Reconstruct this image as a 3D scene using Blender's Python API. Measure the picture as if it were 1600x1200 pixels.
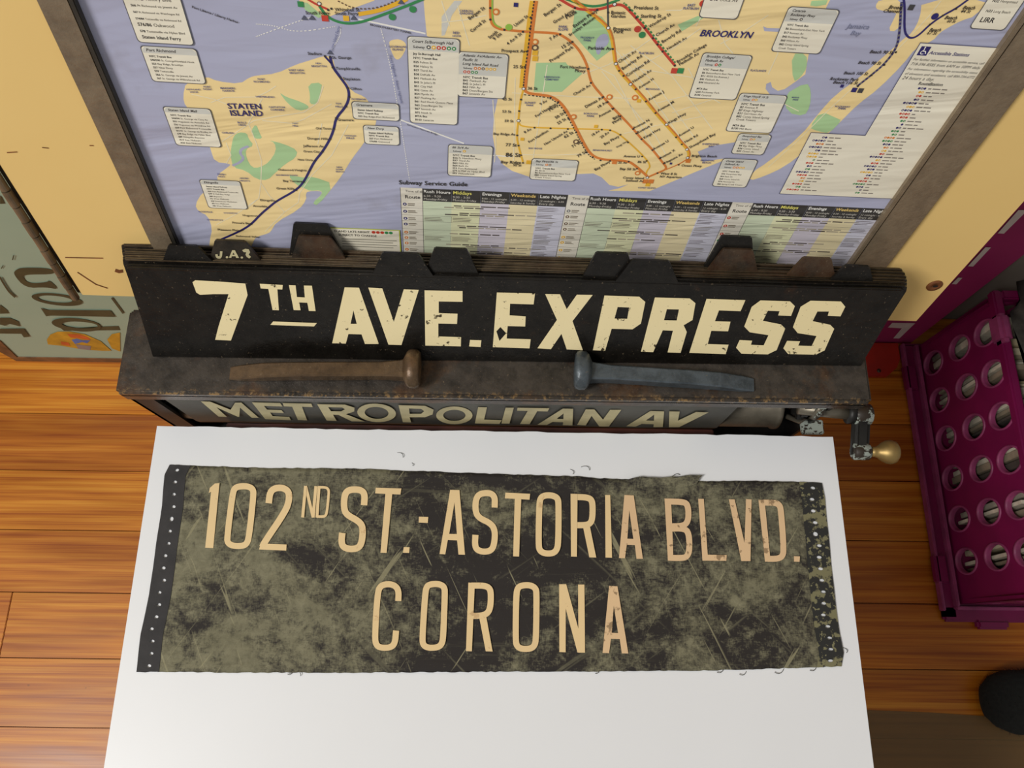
import bpy, bmesh, math, random
from mathutils import Vector, Matrix
from mathutils.geometry import tessellate_polygon
random.seed(7)
for o in list(bpy.data.objects): bpy.data.objects.remove(o)
COL = bpy.context.scene.collection
SC = bpy.context.scene

# ------------------------------------------------------------------ camera
F = 1202.0; HC = 1.42; PITCH = math.radians(72); ROLL = math.radians(0.75)
fw = Vector((0, math.cos(PITCH), -math.sin(PITCH)))
u0 = Vector((0, math.sin(PITCH), math.cos(PITCH))); r0 = Vector((1, 0, 0))
rt = r0*math.cos(ROLL) + u0*math.sin(ROLL); up = -r0*math.sin(ROLL) + u0*math.cos(ROLL)
CP = Vector((0, 0, HC))
cam = bpy.data.cameras.new('camera'); cam.sensor_width = 36; cam.lens = F/1600*36; cam.clip_start = .02
co = bpy.data.objects.new('camera', cam); COL.objects.link(co)
co.matrix_world = Matrix(((rt.x, up.x, -fw.x, CP.x), (rt.y, up.y, -fw.y, CP.y), (rt.z, up.z, -fw.z, CP.z), (0, 0, 0, 1)))
SC.camera = co
# ------------------------------------------------------------------ light
SC.view_settings.view_transform = 'Standard'; SC.view_settings.look = 'None'
SC.view_settings.exposure = 0.0; SC.view_settings.gamma = 1; SC.view_settings.use_curve_mapping = False
w = bpy.data.worlds.new('world'); SC.world = w; w.use_nodes = True
bg = w.node_tree.nodes['Background']; bg.inputs[0].default_value = (1.0, .98, .95, 1); bg.inputs[1].default_value = .29
def area(name, loc, target, size, power, color):
    l = bpy.data.lights.new(name, 'AREA'); l.size = size; l.energy = power; l.color = color
    o = bpy.data.objects.new(name, l); COL.objects.link(o); o.location = loc
    o.rotation_euler = (Vector(target)-Vector(loc)).to_track_quat('-Z', 'Y').to_euler(); return o
area('ceiling_lamp', (-2.8, -1.35, 4.3), (-.05, .15, .75), 1.2, 176, (1.0, .97, .925))

# ------------------------------------------------------------------ helpers
def ray(x, y): return fw*F + rt*(x-800) + up*(600-y)
def onz(x, y, z):
    d = ray(x, y); return CP + d*((z-HC)/d.z)
def onpl(x, y, p, n):
    d = ray(x, y); return CP + d*((p-CP).dot(n)/d.dot(n))
def lin(c):
    return tuple(((v/255)/12.92 if v/255 <= .04045 else ((v/255+.055)/1.055)**2.4) for v in c[:3]) + (1,)
def tag(o, label=None, cat=None, group=None, kind=None):
    if label: o['label'] = label
    if cat: o['category'] = cat
    if group: o['group'] = group
    if kind: o['kind'] = kind
    return o
def empty(name, loc):
    o = bpy.data.objects.new(name, None); o.empty_display_size = .05; COL.objects.link(o); o.location = loc; return o
def link(o, parent):
    COL.objects.link(o)
    if parent is not None:
        o.parent = parent
        if parent.type == 'EMPTY': o.matrix_parent_inverse = Matrix.Translation(-parent.location)   # meshes carry place coordinates
    return o
def mk(name, verts, faces, mat, parent=None, smooth=False, cols=None):
    me = bpy.data.meshes.new(name); me.from_pydata([tuple(v) for v in verts], [], faces); me.validate()
    if cols is not None and len(me.vertices) == len(cols):
        a = me.color_attributes.new('Col', 'FLOAT_COLOR', 'POINT')
        a.data.foreach_set('color', [c for q in cols for c in q])
    if mat: me.materials.append(mat)
    if smooth:
        for p in me.polygons: p.use_smooth = True
    o = bpy.data.objects.new(name, me); link(o, parent); return o
def bm_obj(name, bm, mat, parent=None, smooth=False):
    bmesh.ops.recalc_face_normals(bm, faces=bm.faces)
    me = bpy.data.meshes.new(name); bm.to_mesh(me); bm.free(); me.materials.append(mat)
    if smooth:
        for p in me.polygons: p.use_smooth = True
    o = bpy.data.objects.new(name, me); link(o, parent); return o
def box_bm(x0, x1, y0, y1, z0, z1, bev=0, seg=2, xf=None):
    bm = bmesh.new()
    bmesh.ops.create_cube(bm, size=1)
    for v in bm.verts: v.co = Vector((x0+(v.co.x+.5)*(x1-x0), y0+(v.co.y+.5)*(y1-y0), z0+(v.co.z+.5)*(z1-z0)))
    if bev: bmesh.ops.bevel(bm, geom=bm.edges[:], offset=bev, segments=seg, affect='EDGES')
    if xf:
        for v in bm.verts: v.co = xf(v.co)
    return bm
def box(name, x0, x1, y0, y1, z0, z1, mat, parent=None, bev=0, xf=None):
    return bm_obj(name, box_bm(x0, x1, y0, y1, z0, z1, bev, 2, xf), mat, parent)
def loft(name, rings, mat, parent=None, smooth=True, cap=True, closed=True):
    n = len(rings[0]); vs = [v for r in rings for v in r]; fs = []
    for i in range(len(rings)-1):
        for j in range(n if closed else n-1):
            k = (j+1) % n; fs.append((i*n+j, i*n+k, (i+1)*n+k, (i+1)*n+j))
    if cap: fs.append(tuple(range(n))[::-1]); fs.append(tuple((len(rings)-1)*n+j for j in range(n)))
    return mk(name, vs, fs, mat, parent, smooth)
def tube(name, pts, r, mat, parent=None, n=12):
    rings = []
    for i, p in enumerate(pts):
        p = Vector(p); a = Vector(pts[max(0, i-1)]); b = Vector(pts[min(len(pts)-1, i+1)]); t = (b-a).normalized()
        s = t.cross(Vector((0, 0, 1))) if abs(t.z) < .9 else t.cross(Vector((1, 0, 0)))
        s.normalize(); q = t.cross(s); rr = r[i] if isinstance(r, (list, tuple)) else r
        rings.append([p + (s*math.cos(2*math.pi*k/n) + q*math.sin(2*math.pi*k/n))*rr for k in range(n)])
    return loft(name, rings, mat, parent)

# ------------------------------------------------------------------ materials
class N:
    def __init__(s, name):
        s.m = bpy.data.materials.new(name); s.m.use_nodes = True; s.t = s.m.node_tree
        s.b = s.t.nodes['Principled BSDF']; s.tc = None
    def n(s, typ, **kw):
        q = s.t.nodes.new(typ)
        for k, v in kw.items():
            if k in q.inputs.keys(): q.inputs[k].default_value = v
            else: setattr(q, k, v)
        return q
    def l(s, a, b): s.t.links.new(a, b)
    def co(s, scale=(1, 1, 1), rot=(0, 0, 0)):
        if not s.tc: s.tc = s.n('ShaderNodeTexCoord')
        mp = s.n('ShaderNodeMapping'); mp.inputs['Scale'].default_value = scale; src = s.tc.outputs['Object']
        if any(rot): rm = s.n('ShaderNodeMapping'); rm.inputs['Rotation'].default_value = rot; s.l(src, rm.inputs[0]); src = rm.outputs[0]   # turn first, then stretch
        s.l(src, mp.inputs[0]); return mp.outputs[0]
    def noise(s, sc, det=4, rough=.55, scale=(1, 1, 1), rot=(0, 0, 0), dist=0):
        q = s.n('ShaderNodeTexNoise'); q.inputs['Scale'].default_value = sc; q.inputs['Detail'].default_value = det
        q.inputs['Roughness'].default_value = rough; q.inputs['Distortion'].default_value = dist
        s.l(s.co(scale, rot), q.inputs['Vector']); return q.outputs['Fac']
    def ramp(s, fac, stops):
        q = s.n('ShaderNodeValToRGB'); e = q.color_ramp.elements
        while len(e) < len(stops): e.new(.5)
        for i, (p, c) in enumerate(stops): e[i].position = p; e[i].color = c if len(c) == 4 else lin(c)
        s.l(fac, q.inputs[0]); return q.outputs[0]
    def mix(s, fac, a, b, mode='MIX'):
        q = s.n('ShaderNodeMix', data_type='RGBA', blend_type=mode)
        for v, i in ((fac, 0), (a, 6), (b, 7)):
            if isinstance(v, (int, float)): q.inputs[i].default_value = v
            elif isinstance(v, tuple): q.inputs[i].default_value = v if len(v) == 4 else lin(v)
            else: s.l(v, q.inputs[i])
        return q.outputs[2]
    def math(s, op, a, b=0):
        q = s.n('ShaderNodeMath', operation=op)
        for i, v in enumerate((a, b)):
            if isinstance(v, (int, float)): q.inputs[i].default_value = v
            else: s.l(v, q.inputs[i])
        return q.outputs[0]
    def bump(s, h, strength=.3, dist=.001):
        q = s.n('ShaderNodeBump'); q.inputs['Strength'].default_value = strength; q.inputs['Distance'].default_value = dist
        s.l(h, q.inputs['Height']); s.l(q.outputs[0], s.b.inputs['Normal']); return q
    def out(s, col=None, rough=.5, metal=0, spec=.5):
        if col is not None:
            if isinstance(col, tuple): s.b.inputs['Base Color'].default_value = col if len(col) == 4 else lin(col)
            else: s.l(col, s.b.inputs['Base Color'])
        if isinstance(rough, (int, float)): s.b.inputs['Roughness'].default_value = rough
        else: s.l(rough, s.b.inputs['Roughness'])
        s.b.inputs['Metallic'].default_value = metal; s.b.inputs['Specular IOR Level'].default_value = spec
        return s.m
BW = ((0, 0, 0, 1), (1, 1, 1, 1))
def band(m, fac, a, b): return m.ramp(fac, [(a, BW[0]), (b, BW[1])])
def plain(name, c, rough=.5, metal=0, var=.12, sc=30, bump=.1):
    m = N(name); f = m.noise(sc, 5)
    d = tuple(v*(1-var) for v in c); e = tuple(min(255, v*(1+var)) for v in c)
    m.bump(m.noise(sc*6, 3), bump, .0006)
    return m.out(m.ramp(f, [(.3, d), (.7, e)]), rough, metal)

def mat_wood(name):
    m = N(name); oi = m.n('ShaderNodeObjectInfo')
    vec = m.n('ShaderNodeVectorMath', operation='ADD'); m.l(m.co((1, 1, 1)), vec.inputs[0])
    cm = m.n('ShaderNodeCombineXYZ'); m.l(m.math('MULTIPLY', oi.outputs['Random'], 9), cm.inputs[0]); m.l(m.math('MULTIPLY', oi.outputs['Random'], 5), cm.inputs[1])
    m.l(cm.outputs[0], vec.inputs[1])
    def nz(sc, scale, det, dist=0):
        mp = m.n('ShaderNodeMapping'); mp.inputs['Scale'].default_value = scale; m.l(vec.outputs[0], mp.inputs[0])
        q = m.n('ShaderNodeTexNoise'); q.inputs['Scale'].default_value = sc; q.inputs['Detail'].default_value = det; q.inputs['Distortion'].default_value = dist
        m.l(mp.outputs[0], q.inputs['Vector']); return q.outputs['Fac']
    g1 = nz(26, (.10, 4.2, 1), 3, .3); g2 = nz(9, (.25, 2.2, 1), 3, .6); g3 = nz(90, (.05, 5, 1), 2)
    grain = m.ramp(m.math('ADD', m.math('MULTIPLY', g1, .65), m.math('MULTIPLY', g3, .35)), [(.36, (172, 94, 18)), (.5, (206, 130, 34)), (.64, (224, 156, 54))])
    tone = m.ramp(g2, [(.3, (205, 190, 170)), (.7, (255, 255, 255))])
    c = m.mix(1.0, grain, tone, 'MULTIPLY'); c = m.mix(1.0, c, oi.outputs['Color'], 'MULTIPLY')
    knots = m.noise(38, 2, .5); c = m.mix(band(m, knots, .76, .80), c, (78, 36, 12))
    m.bump(g1, .12, .0006)
    return m.out(c, m.ramp(g2, [(.3, (150, 150, 150)), (.7, (175, 175, 175))]), 0, .3)
def mat_steel(name, base, rustamt=.55, dark=(26, 24, 22), rough=.55, hi=(120, 84, 48)):
    m = N(name); a = m.noise(11, 7, .68); b = m.noise(70, 6, .7); c3 = m.noise(420, 3, .6)
    c = m.ramp(b, [(.3, dark), (.6, base)])
    rust = m.ramp(b, [(.3, (64, 38, 20)), (.62, hi)])
    c = m.mix(band(m, a, rustamt, rustamt+.13), c, rust)
    c = m.mix(m.math('MULTIPLY', band(m, c3, .66, .74), .6), c, (128, 112, 90))
    m.bump(m.math('ADD', b, m.math('MULTIPLY', a, .6)), .6, .0014)
    return m.out(c, m.ramp(a, [(.3, (135, 120, 120)), (.7, (175, 175, 175))]), .25, .4)
def mat_paint(name, base, chips, amt, stain=None, rough=.5, sc=55):
    m = N(name); a = m.noise(sc, 6, .62); b = m.noise(7, 4); s2 = m.noise(sc*3.3, 3, .6)
    c = m.mix(m.ramp(b, [(.35, (0, 0, 0)), (.7, (150, 150, 150))]), base, stain or tuple(v*.88 for v in base))
    c = m.mix(band(m, a, amt, amt+.03), c, chips)
    c = m.mix(band(m, s2, amt+.06, amt+.09), c, chips)
    m.bump(a, .15, .0004)
    return m.out(c, rough, 0, .4)
def mat_map():
    m = N('map_print'); at = m.n('ShaderNodeAttribute', attribute_name='Col')
    wr = m.noise(6, 3, .5, (.5, 2.4, 4.2), (0, .1, .12), .8); wr2 = m.noise(22, 2, .5, (.25, 1.5, 2.8), (0, -.06, -.1), .8)
    c = m.mix(band(m, m.noise(14, 5), .66, .95), at.outputs['Color'], tuple(v*.8 for v in (225, 205, 170)), 'MULTIPLY')
    h = m.math('ADD', wr, m.math('MULTIPLY', wr2, .16)); m.bump(h, .6, .006)
    return m.out(c, .36, 0, .5)
def mat_banner():
    m = N('worn_banner_cloth')
    sep = m.n('ShaderNodeSeparateXYZ'); m.l(m.co(), sep.inputs[0])
    # wear is heavier at both ends of the strip, lightest left of the middle
    px = m.ramp(m.math('ADD', m.math('MULTIPLY', sep.outputs[0], 1.6), .5), [(.0, (188, 188, 188)), (.30, (172, 172, 172)), (.42, (112, 112, 112)), (.60, (96, 96, 96)), (.72, (150, 150, 150)), (1, (170, 170, 170))])
    n1 = m.noise(17, 9, .72, (1, 1.4, 1), (0, 0, .2), .4); n2 = m.noise(95, 7, .75, (1, 1, 1), (0, 0, 0), .3); n3 = m.noise(900, 2, .6, (1, .25, 1)); n4 = m.noise(900, 2, .6, (.25, 1, 1))
    s1 = m.noise(42, 3, .5, (.10, 2.4, 1), (0, 0, .75), .5); s2 = m.noise(42, 3, .5, (.10, 2.4, 1), (0, 0, -.6), .5); s3 = m.noise(34, 5, .65, (.10, 2.6, 1), (0, 0, 0), .3)
    v = m.math('ADD', m.math('MULTIPLY', n1, 1.5), m.math('MULTIPLY', n2, .75))
    v = m.math('ADD', v, m.math('MULTIPLY', m.math('ADD', n3, n4), .30)); v = m.math('ADD', v, m.math('MULTIPLY', px, .62))
    wear = band(m, m.math('MULTIPLY', v, .5), .755, .90)
    scr = m.math('MAXIMUM', m.math('MAXIMUM', band(m, s1, .63, .68), band(m, s2, .63, .68)), m.math('MULTIPLY', band(m, s3, .60, .70), .8))
    f1 = m.noise(60, 2, .5, (.10, 2.6, 1), (0, 0, 1.1), 1.2); f2 = m.noise(60, 2, .5, (.10, 2.6, 1), (0, 0, -1.0), 1.2)
    fib = m.math('MAXIMUM', band(m, f1, .68, .72), band(m, f2, .68, .72))
    wear2 = m.math('MAXIMUM', m.math('MAXIMUM', wear, m.math('MULTIPLY', scr, .5)), m.math('MULTIPLY', fib, .7))
    khaki = m.ramp(n2, [(.3, (92, 89, 70)), (.7, (130, 126, 102))])
    c = m.mix(m.math('MULTIPLY', fib, .45), m.mix(wear2, (44, 40, 38), khaki), (156, 150, 118))
    m.bump(m.math('ADD', n1, m.math('MULTIPLY', s3, .8)), .35, .002)
    return m.out(c, .75, 0, .25)

M = {}
M['wood'] = mat_wood('varnished_pine')
M['white'] = plain('white_laminate', (226, 228, 231), .38, 0, .012, 3, .02)
M['banner'] = mat_banner()
M['strip'] = plain('black_edge_tape', (40, 38, 39), .75, 0, .2, 60, .2)
M['strip_worn'] = mat_paint('worn_black_tape', (40, 40, 38), (118, 114, 84), .52, rough=.6, sc=60)
M['tan'] = mat_paint('tan_lettering', (226, 198, 148), (200, 168, 122), .64, rough=.7, sc=40)
M['tan_worn'] = mat_paint('worn_tan_lettering', (218, 186, 144), (150, 124, 92), .60, (196, 160, 124), rough=.7, sc=46)
M['steel'] = mat_steel('rusty_dark_steel', (76, 68, 60), .50, (44, 40, 37))
def mat_boxtop():
    mt = mat_steel('rusty_box_top', (72, 66, 60), .53, (42, 39, 36), hi=(98, 72, 48)); m = N.__new__(N); m.m = mt; m.t = mt.node_tree; m.b = m.t.nodes['Principled BSDF']; m.tc = None
    src = m.b.inputs['Base Color'].links[0].from_socket; sep = m.n('ShaderNodeSeparateXYZ'); m.l(m.co(), sep.inputs[0])
    edge = m.ramp(m.math('MULTIPLY', sep.outputs[1], 4), [(.762, (1, 1, 1, 1)), (.782, (0, 0, 0, 1))])   # paint worn off along the front arris
    spk = band(m, m.noise(240, 5, .7), .52, .60); m.l(m.mix(m.math('MULTIPLY', m.math('MULTIPLY', edge, spk), .75), src, (164, 132, 86)), m.b.inputs['Base Color']); return mt
M['boxtop'] = mat_boxtop()
M['plate'] = mat_steel('black_sign_plate', (32, 29, 25), .66, (17, 15, 13), hi=(72, 50, 34))
M['plate_rust'] = mat_steel('rusty_sign_plate', (58, 51, 42), .50, (30, 27, 23), hi=(80, 62, 46))
M['edge_rust'] = mat_steel('worn_plate_edge', (96, 82, 62), .6, (62, 52, 40), hi=(98, 76, 54))
M['cream_letter'] = mat_paint('cream_sign_paint', (240, 224, 176), (70, 60, 40), .64, (222, 202, 148), .5, 150)
M['roller_cloth'] = plain('grey_roller_cloth', (72, 72, 66), .6, 0, .25, 14, .2)
M['roller_letter'] = plain('pale_roller_lettering', (188, 178, 138), .6, 0, .08, 40, .05)
M['roller'] = plain('dull_steel_roller', (104, 98, 86), .4, .6, .2, 40, .1)
M['black'] = plain('black_metal', (28, 27, 25), .5, .3, .3, 50, .3)
M['greygreen'] = mat_paint('worn_grey_green_paint', (150, 158, 150), (44, 36, 28), .50, (110, 116, 108), .5, 90)
M['redrail'] = plain('red_brown_rail', (70, 30, 20), .5, 0, .2, 30, .1)
M['brass'] = plain('brass', (150, 126, 78), .45, .7, .15, 40, .08)
M['spike_rust'] = mat_steel('rusty_spike_iron', (98, 78, 56), .55, (66, 52, 38), hi=(118, 84, 52))
M['spike_blue'] = mat_steel('blue_grey_spike_iron', (84, 92, 98), .66, (54, 60, 64), hi=(112, 72, 40))
M['cream'] = mat_paint('cream_panel_paint', (240, 205, 132), (96, 72, 40), .735, (232, 194, 118), .45, 34)
M['frame'] = mat_steel('brown_grey_frame_metal', (140, 124, 102), .66, (118, 104, 86), hi=(136, 104, 76))
M['frame_dark'] = plain('dark_frame_groove', (70, 66, 58), .45, .4, .2, 30, .1)
M['hinge'] = plain('hinge_steel', (122, 106, 84), .42, .5, .2, 50, .15)
M['washer'] = plain('rusty_washer', (122, 74, 40), .6, .3, .3, 80, .3)
M['hole'] = plain('dark_hole', (30, 20, 14), .8, 0, .1, 20, 0)
M['map'] = mat_map()
M['teal'] = mat_paint('teal_sign_paint', (158, 180, 158), (90, 96, 78), .74, (142, 164, 142), .4, 30)
M['olive'] = plain('dark_olive_lettering', (66, 66, 42), .5, 0, .12, 40, .05)
M['yellow'] = plain('ochre_paint', (190, 144, 40), .5, 0, .12, 40, .05)
M['redpaint'] = plain('orange_red_paint', (206, 96, 40), .5, 0, .1, 40, .05)
M['bluepaint'] = plain('blue_paint', (84, 112, 176), .5, 0, .1, 40, .05)
M['mauve'] = plain('mauve_paint', (142, 128, 128), .5, 0, .1, 40, .05)
M['brownwood'] = plain('brown_wood_edge', (112, 76, 46), .55, 0, .2, 40, .15)
M['magenta'] = plain('magenta_gloss', (158, 48, 100), .3, 0, .06, 6, .03)
M['signwhite'] = plain('white_sign_print', (218, 208, 200), .4, 0, .04, 30, .02)
M['red'] = plain('red_paint', (168, 36, 18), .4, 0, .1, 20, .05)
M['wall'] = plain('grey_beige_wall', (176, 166, 152), .8, 0, .05, 6, .1)
M['purple'] = plain('purple_plastic', (116, 12, 70), .42, 0, .08, 14, .06)
M['purple_lip'] = plain('scuffed_purple_plastic', (140, 58, 100), .5, 0, .12, 40, .1)
M['bag'] = plain('charcoal_canvas', (62, 60, 54), .85, 0, .25, 60, .5)
M['shoe'] = plain('black_felt', (17, 19, 17), .95, 0, .4, 200, .8)
M['sole'] = plain('black_rubber', (14, 14, 14), .8, 0, .2, 60, .2)
M['bench'] = plain('brown_bench_wood', (104, 70, 42), .6, 0, .2, 20, .2)
def paper(i, c): return plain('paper_sleeve_%d' % i, c, .8, 0, .15, 30, .2)
PAPERS = [paper(i, c) for i, c in enumerate(((196, 184, 156), (166, 158, 142), (206, 198, 178), (140, 128, 108), (70, 64, 58), (180, 166, 132)))]
ms = N('smoky_clear_overlay'); tr = ms.n('ShaderNodeBsdfTransparent'); tr.inputs[0].default_value = (.88, .85, .78, 1)
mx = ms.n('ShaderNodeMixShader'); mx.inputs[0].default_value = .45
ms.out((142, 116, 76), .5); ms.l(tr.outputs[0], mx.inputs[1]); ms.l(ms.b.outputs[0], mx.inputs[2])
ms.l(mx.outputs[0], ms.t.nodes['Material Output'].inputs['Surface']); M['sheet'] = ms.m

# ------------------------------------------------------------------ setting
floor = box('floor', -2.2, 2.2, -1.6, .66, -.06, -.02, M['brownwood'])
tag(floor, 'orange pine plank floor', None, None, 'structure')
tones = {0: (.92, .92, .90), 1: (.74, .66, .60), 2: (1, .99, .95), 3: (.86, .80, .72), 4: (.98, .95, .88), 5: (.93, .90, .85)}
rows = []
y = .39 + .11*2
k = 0
while y > -1.5:
    y1 = y; y0_ = y-.11; rows.append((y0_, y1)); y = y0_
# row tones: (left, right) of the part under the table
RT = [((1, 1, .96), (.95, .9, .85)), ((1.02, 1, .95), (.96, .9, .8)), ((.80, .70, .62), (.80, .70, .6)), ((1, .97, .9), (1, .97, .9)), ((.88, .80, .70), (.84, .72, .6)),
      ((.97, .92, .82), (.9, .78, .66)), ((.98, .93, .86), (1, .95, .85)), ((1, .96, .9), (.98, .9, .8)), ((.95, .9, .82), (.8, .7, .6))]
for i, (a, b) in enumerate(rows):
    t = RT[i] if i < len(RT) else (random.choice(list(tones.values())), random.choice(list(tones.values())))
    xs = [-2.2, -.1 + .17*((i*37) % 7-3)/3, 2.2]
    if i == 5: xs = [-2.2, -.884, -.05, 2.2]
    if i % 3 == 1: xs = xs + [1.35]; xs.sort()
    for j in range(len(xs)-1):
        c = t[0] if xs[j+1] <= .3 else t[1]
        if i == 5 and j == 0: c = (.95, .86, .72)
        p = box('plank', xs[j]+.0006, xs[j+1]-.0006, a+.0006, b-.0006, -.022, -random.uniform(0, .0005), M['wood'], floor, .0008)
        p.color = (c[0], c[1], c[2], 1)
wall = box('wall_back', -2.2, 2.2, .62, .68, -.06, 2.6, M['wall']); tag(wall, 'plain grey beige wall behind the leaning boards', None, None, 'structure')

# ------------------------------------------------------------------ white table
ZT = .72
t = empty('display_table', (-.015, -.3, 0)); tag(t, 'white topped table carrying the worn cloth destination banner', 'table')
XL, XR, YB, YF = -.3325, .3015, .1812, -.62
bm = bmesh.new()
nn = 64; pts = []
for i in range(nn+1):
    s = i/nn; pts.append((XL+(XR-XL)*s, YB + random.uniform(-.0006, .0006) + (-.0014*s)))
vs = [bm.verts.new((x, yy, ZT)) for x, yy in pts] + [bm.verts.new((XR+.003, YF, ZT)), bm.verts.new((XL+.0035, YF, ZT))]
fa = bm.faces.new(vs); ex = bmesh.ops.extrude_face_region(bm, geom=[fa])
for v in ex['geom']:
    if isinstance(v, bmesh.types.BMVert): v.co.z -= .012
bm_obj('tabletop', bm, M['white'], t)
box('apron', XL+.03, XR-.03, YF+.03, YB-.03, ZT-.07, ZT-.012, M['white'], t, .002)
for sx in (XL+.05, XR-.09):
    for sy in (YF+.05, YB-.09): box('leg', sx, sx+.04, sy, sy+.04, 0, ZT-.07, M['white'], t, .003)

# ------------------------------------------------------------------ 2d tools
def ribbon2(pts, wd, closed=False):
    pts = [Vector(p[:2]) for p in pts]; n = len(pts); L, Rr = [], []
    for i, p in enumerate(pts):
        a = pts[(i-1) % n] if (closed or i > 0) else None; b = pts[(i+1) % n] if (closed or i < n-1) else None
        ds = []
        if a is not None and (p-a).length > 1e-9: ds.append((p-a).normalized())
        if b is not None and (b-p).length > 1e-9: ds.append((b-p).normalized())
        if not ds: ds = [Vector((1, 0))]
        tt = sum(ds, Vector((0, 0)))
        tt = tt.normalized() if tt.length > 1e-6 else ds[0]
        nn_ = Vector((-tt.y, tt.x)); m = wd/2
        if len(ds) == 2: m = min(m/max(.4, nn_.dot(Vector((-ds[0].y, ds[0].x)))), wd)
        L.append(p+nn_*m); Rr.append(p-nn_*m)
    quads = []
    for i in range(n if closed else n-1):
        j = (i+1) % n; quads.append([L[i], L[j], Rr[j], Rr[i]])
    return quads
def ell(cx, cy, rx, ry, rot=0, n=28):
    c, s = math.cos(rot), math.sin(rot)
    return [(cx+rx*math.cos(2*math.pi*k/n)*c-ry*math.sin(2*math.pi*k/n)*s, cy+rx*math.cos(2*math.pi*k/n)*s+ry*math.sin(2*math.pi*k/n)*c) for k in range(n)]
class PB:
    """collects flat print pieces; tf maps (a, b, layer) to a point in the place"""
    def __init__(s, tf): s.tf = tf; s.v = []; s.f = []; s.c = []
    def tris(s, pts, tris, col, layer):
        b = len(s.v); s.v += [s.tf(p[0], p[1], layer) for p in pts]; s.c += [col]*len(pts); s.f += [tuple(b+i for i in q) for q in tris]
    def poly(s, loops, col=(1, 1, 1, 1), layer=0):
        if not isinstance(loops[0][0], (tuple, list, Vector)): loops = [loops]
        flat = [p for l in loops for p in l]
        tr_ = tessellate_polygon([[Vector((p[0], p[1], 0)) for p in l] for l in loops])
        s.tris(flat, tr_, col, layer)
    def rib(s, pts, wd, col=(1, 1, 1, 1), layer=0, closed=False):
        for q in ribbon2(pts, wd, closed): s.tris(q, [(0, 1, 2, 3)], col, layer)
    def mark(s): s.rec = getattr(s, 'rec', []); s.rec.append((len(s.v), len(s.f)))
    def join(s, n):
        if n > 1: del s.rec[-(n-1):]
    def letters(s, mat, parent, name='letter'):
        ends = s.rec[1:]+[(len(s.v), len(s.f))]
        for (v0, f0), (v1, f1) in zip(s.rec, ends): mk(name, s.v[v0:v1], [tuple(i-v0 for i in q) for q in s.f[f0:f1]], mat, parent)
    def build(s, name, mat, parent): return mk(name, s.v, s.f, mat, parent, False, s.c) if s.v else None

# glyphs of the built-in font, as flat triangles
GL = {}
def glyphs(chars, bold):
    def mesh_of(body):
        cu = bpy.data.curves.new('g', 'FONT'); cu.body = body; cu.resolution_u = 2; cu.offset = .018 if bold else 0
        o = bpy.data.objects.new('g', cu); COL.objects.link(o); return o
    objs = {c: (mesh_of(c), mesh_of(c+'|')) for c in chars}; bar = mesh_of('|')
    dg = bpy.context.evaluated_depsgraph_get(); dg.update()
    def get(o):
        e = o.evaluated_get(dg); me = e.to_mesh(); v = [(p.co.x, p.co.y) for p in me.vertices]; f = [tuple(p.vertices) for p in me.polygons]; e.to_mesh_clear(); return v, f
    bx = max(p[0] for p in get(bar)[0])
    for c, (a, b) in objs.items():
        v, f = get(a); adv = max(p[0] for p in get(b)[0])-bx; GL[(c, bold)] = (v, f, adv)
    for o in [q for p in objs.values() for q in p]+[bar]:
        cu = o.data; bpy.data.objects.remove(o); bpy.data.curves.remove(cu)
CH = "ABCDEFGHIJKLMNOPQRSTUVWXYZabcdefghijklmnopqrstuvwxyz0123456789.,-/'&:"
glyphs(CH, False); glyphs(CH, True)
def twidth(s, bold): return sum(GL[(c, bold)][2] if c != ' ' else .3 for c in s)
def text(pb, s, org, ang, size, col, layer, bold=False, ital=False, sx=1):
    x = 0; ca, sa = math.cos(ang), math.sin(ang)
    for c in s:
        if c == ' ': x += .3; continue
        v, f, adv = GL[(c, bold)]
        pts = []
        for a, b in v:
            a = (x+a+(b*.22 if ital else 0))*size*sx; b = b*size
            pts.append((org[0]+a*ca-b*sa, org[1]+a*sa+b*ca))
        pb.tris(pts, f, col, layer); x += adv
def text_fit(pb, s, a, b, col, layer, bold=False, ital=False, maxsize=None):
    d = Vector(b)-Vector(a); L = d.length; wd = twidth(s, bold); size = L/wd; sx = 1
    if maxsize and size > maxsize: sx = size/maxsize; size = maxsize
    text(pb, s, a, math.atan2(d.y, d.x), size, col, layer, bold, ital, sx)

# ------------------------------------------------------------------ cloth banner on the table
bn = empty('destination_banner', (-.015, .055, ZT)); tag(bn, 'worn black and khaki cloth destination banner with tan lettering, flat on the white table', 'banner')
top_px = [(266, 726), (297, 727), (400, 731), (560, 733), (700, 738), (800, 742), (900, 745), (940, 748), (985, 750), (1010, 752), (1050, 751), (1092, 752), (1180, 752), (1257, 754), (1283, 755)]
bot_px = [(214, 1050), (246, 1050), (400, 1051), (560, 1051), (700, 1050), (860, 1049), (940, 1049), (1057, 1048), (1130, 1047), (1203, 1045), (1285, 1042), (1314, 1041)]
lef_px = [(266, 726), (258, 742), (254, 790), (245, 850), (234, 930), (221, 990), (214, 1050)]
rig_px = [(1283, 755), (1288, 780), (1293, 830), (1300, 900), (1304, 940), (1311, 990), (1317, 1020), (1314, 1041)]
def samp(pl, s):
    d = [0]
    for i in range(1, len(pl)): d.append(d[-1]+math.dist(pl[i-1], pl[i]))
    q = s*d[-1]
    for i in range(1, len(pl)):
        if q <= d[i]+1e-9:
            f_ = (q-d[i-1])/max(1e-9, d[i]-d[i-1]); return (pl[i-1][0]+(pl[i][0]-pl[i-1][0])*f_, pl[i-1][1]+(pl[i][1]-pl[i-1][1])*f_)
    return pl[-1]
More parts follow.
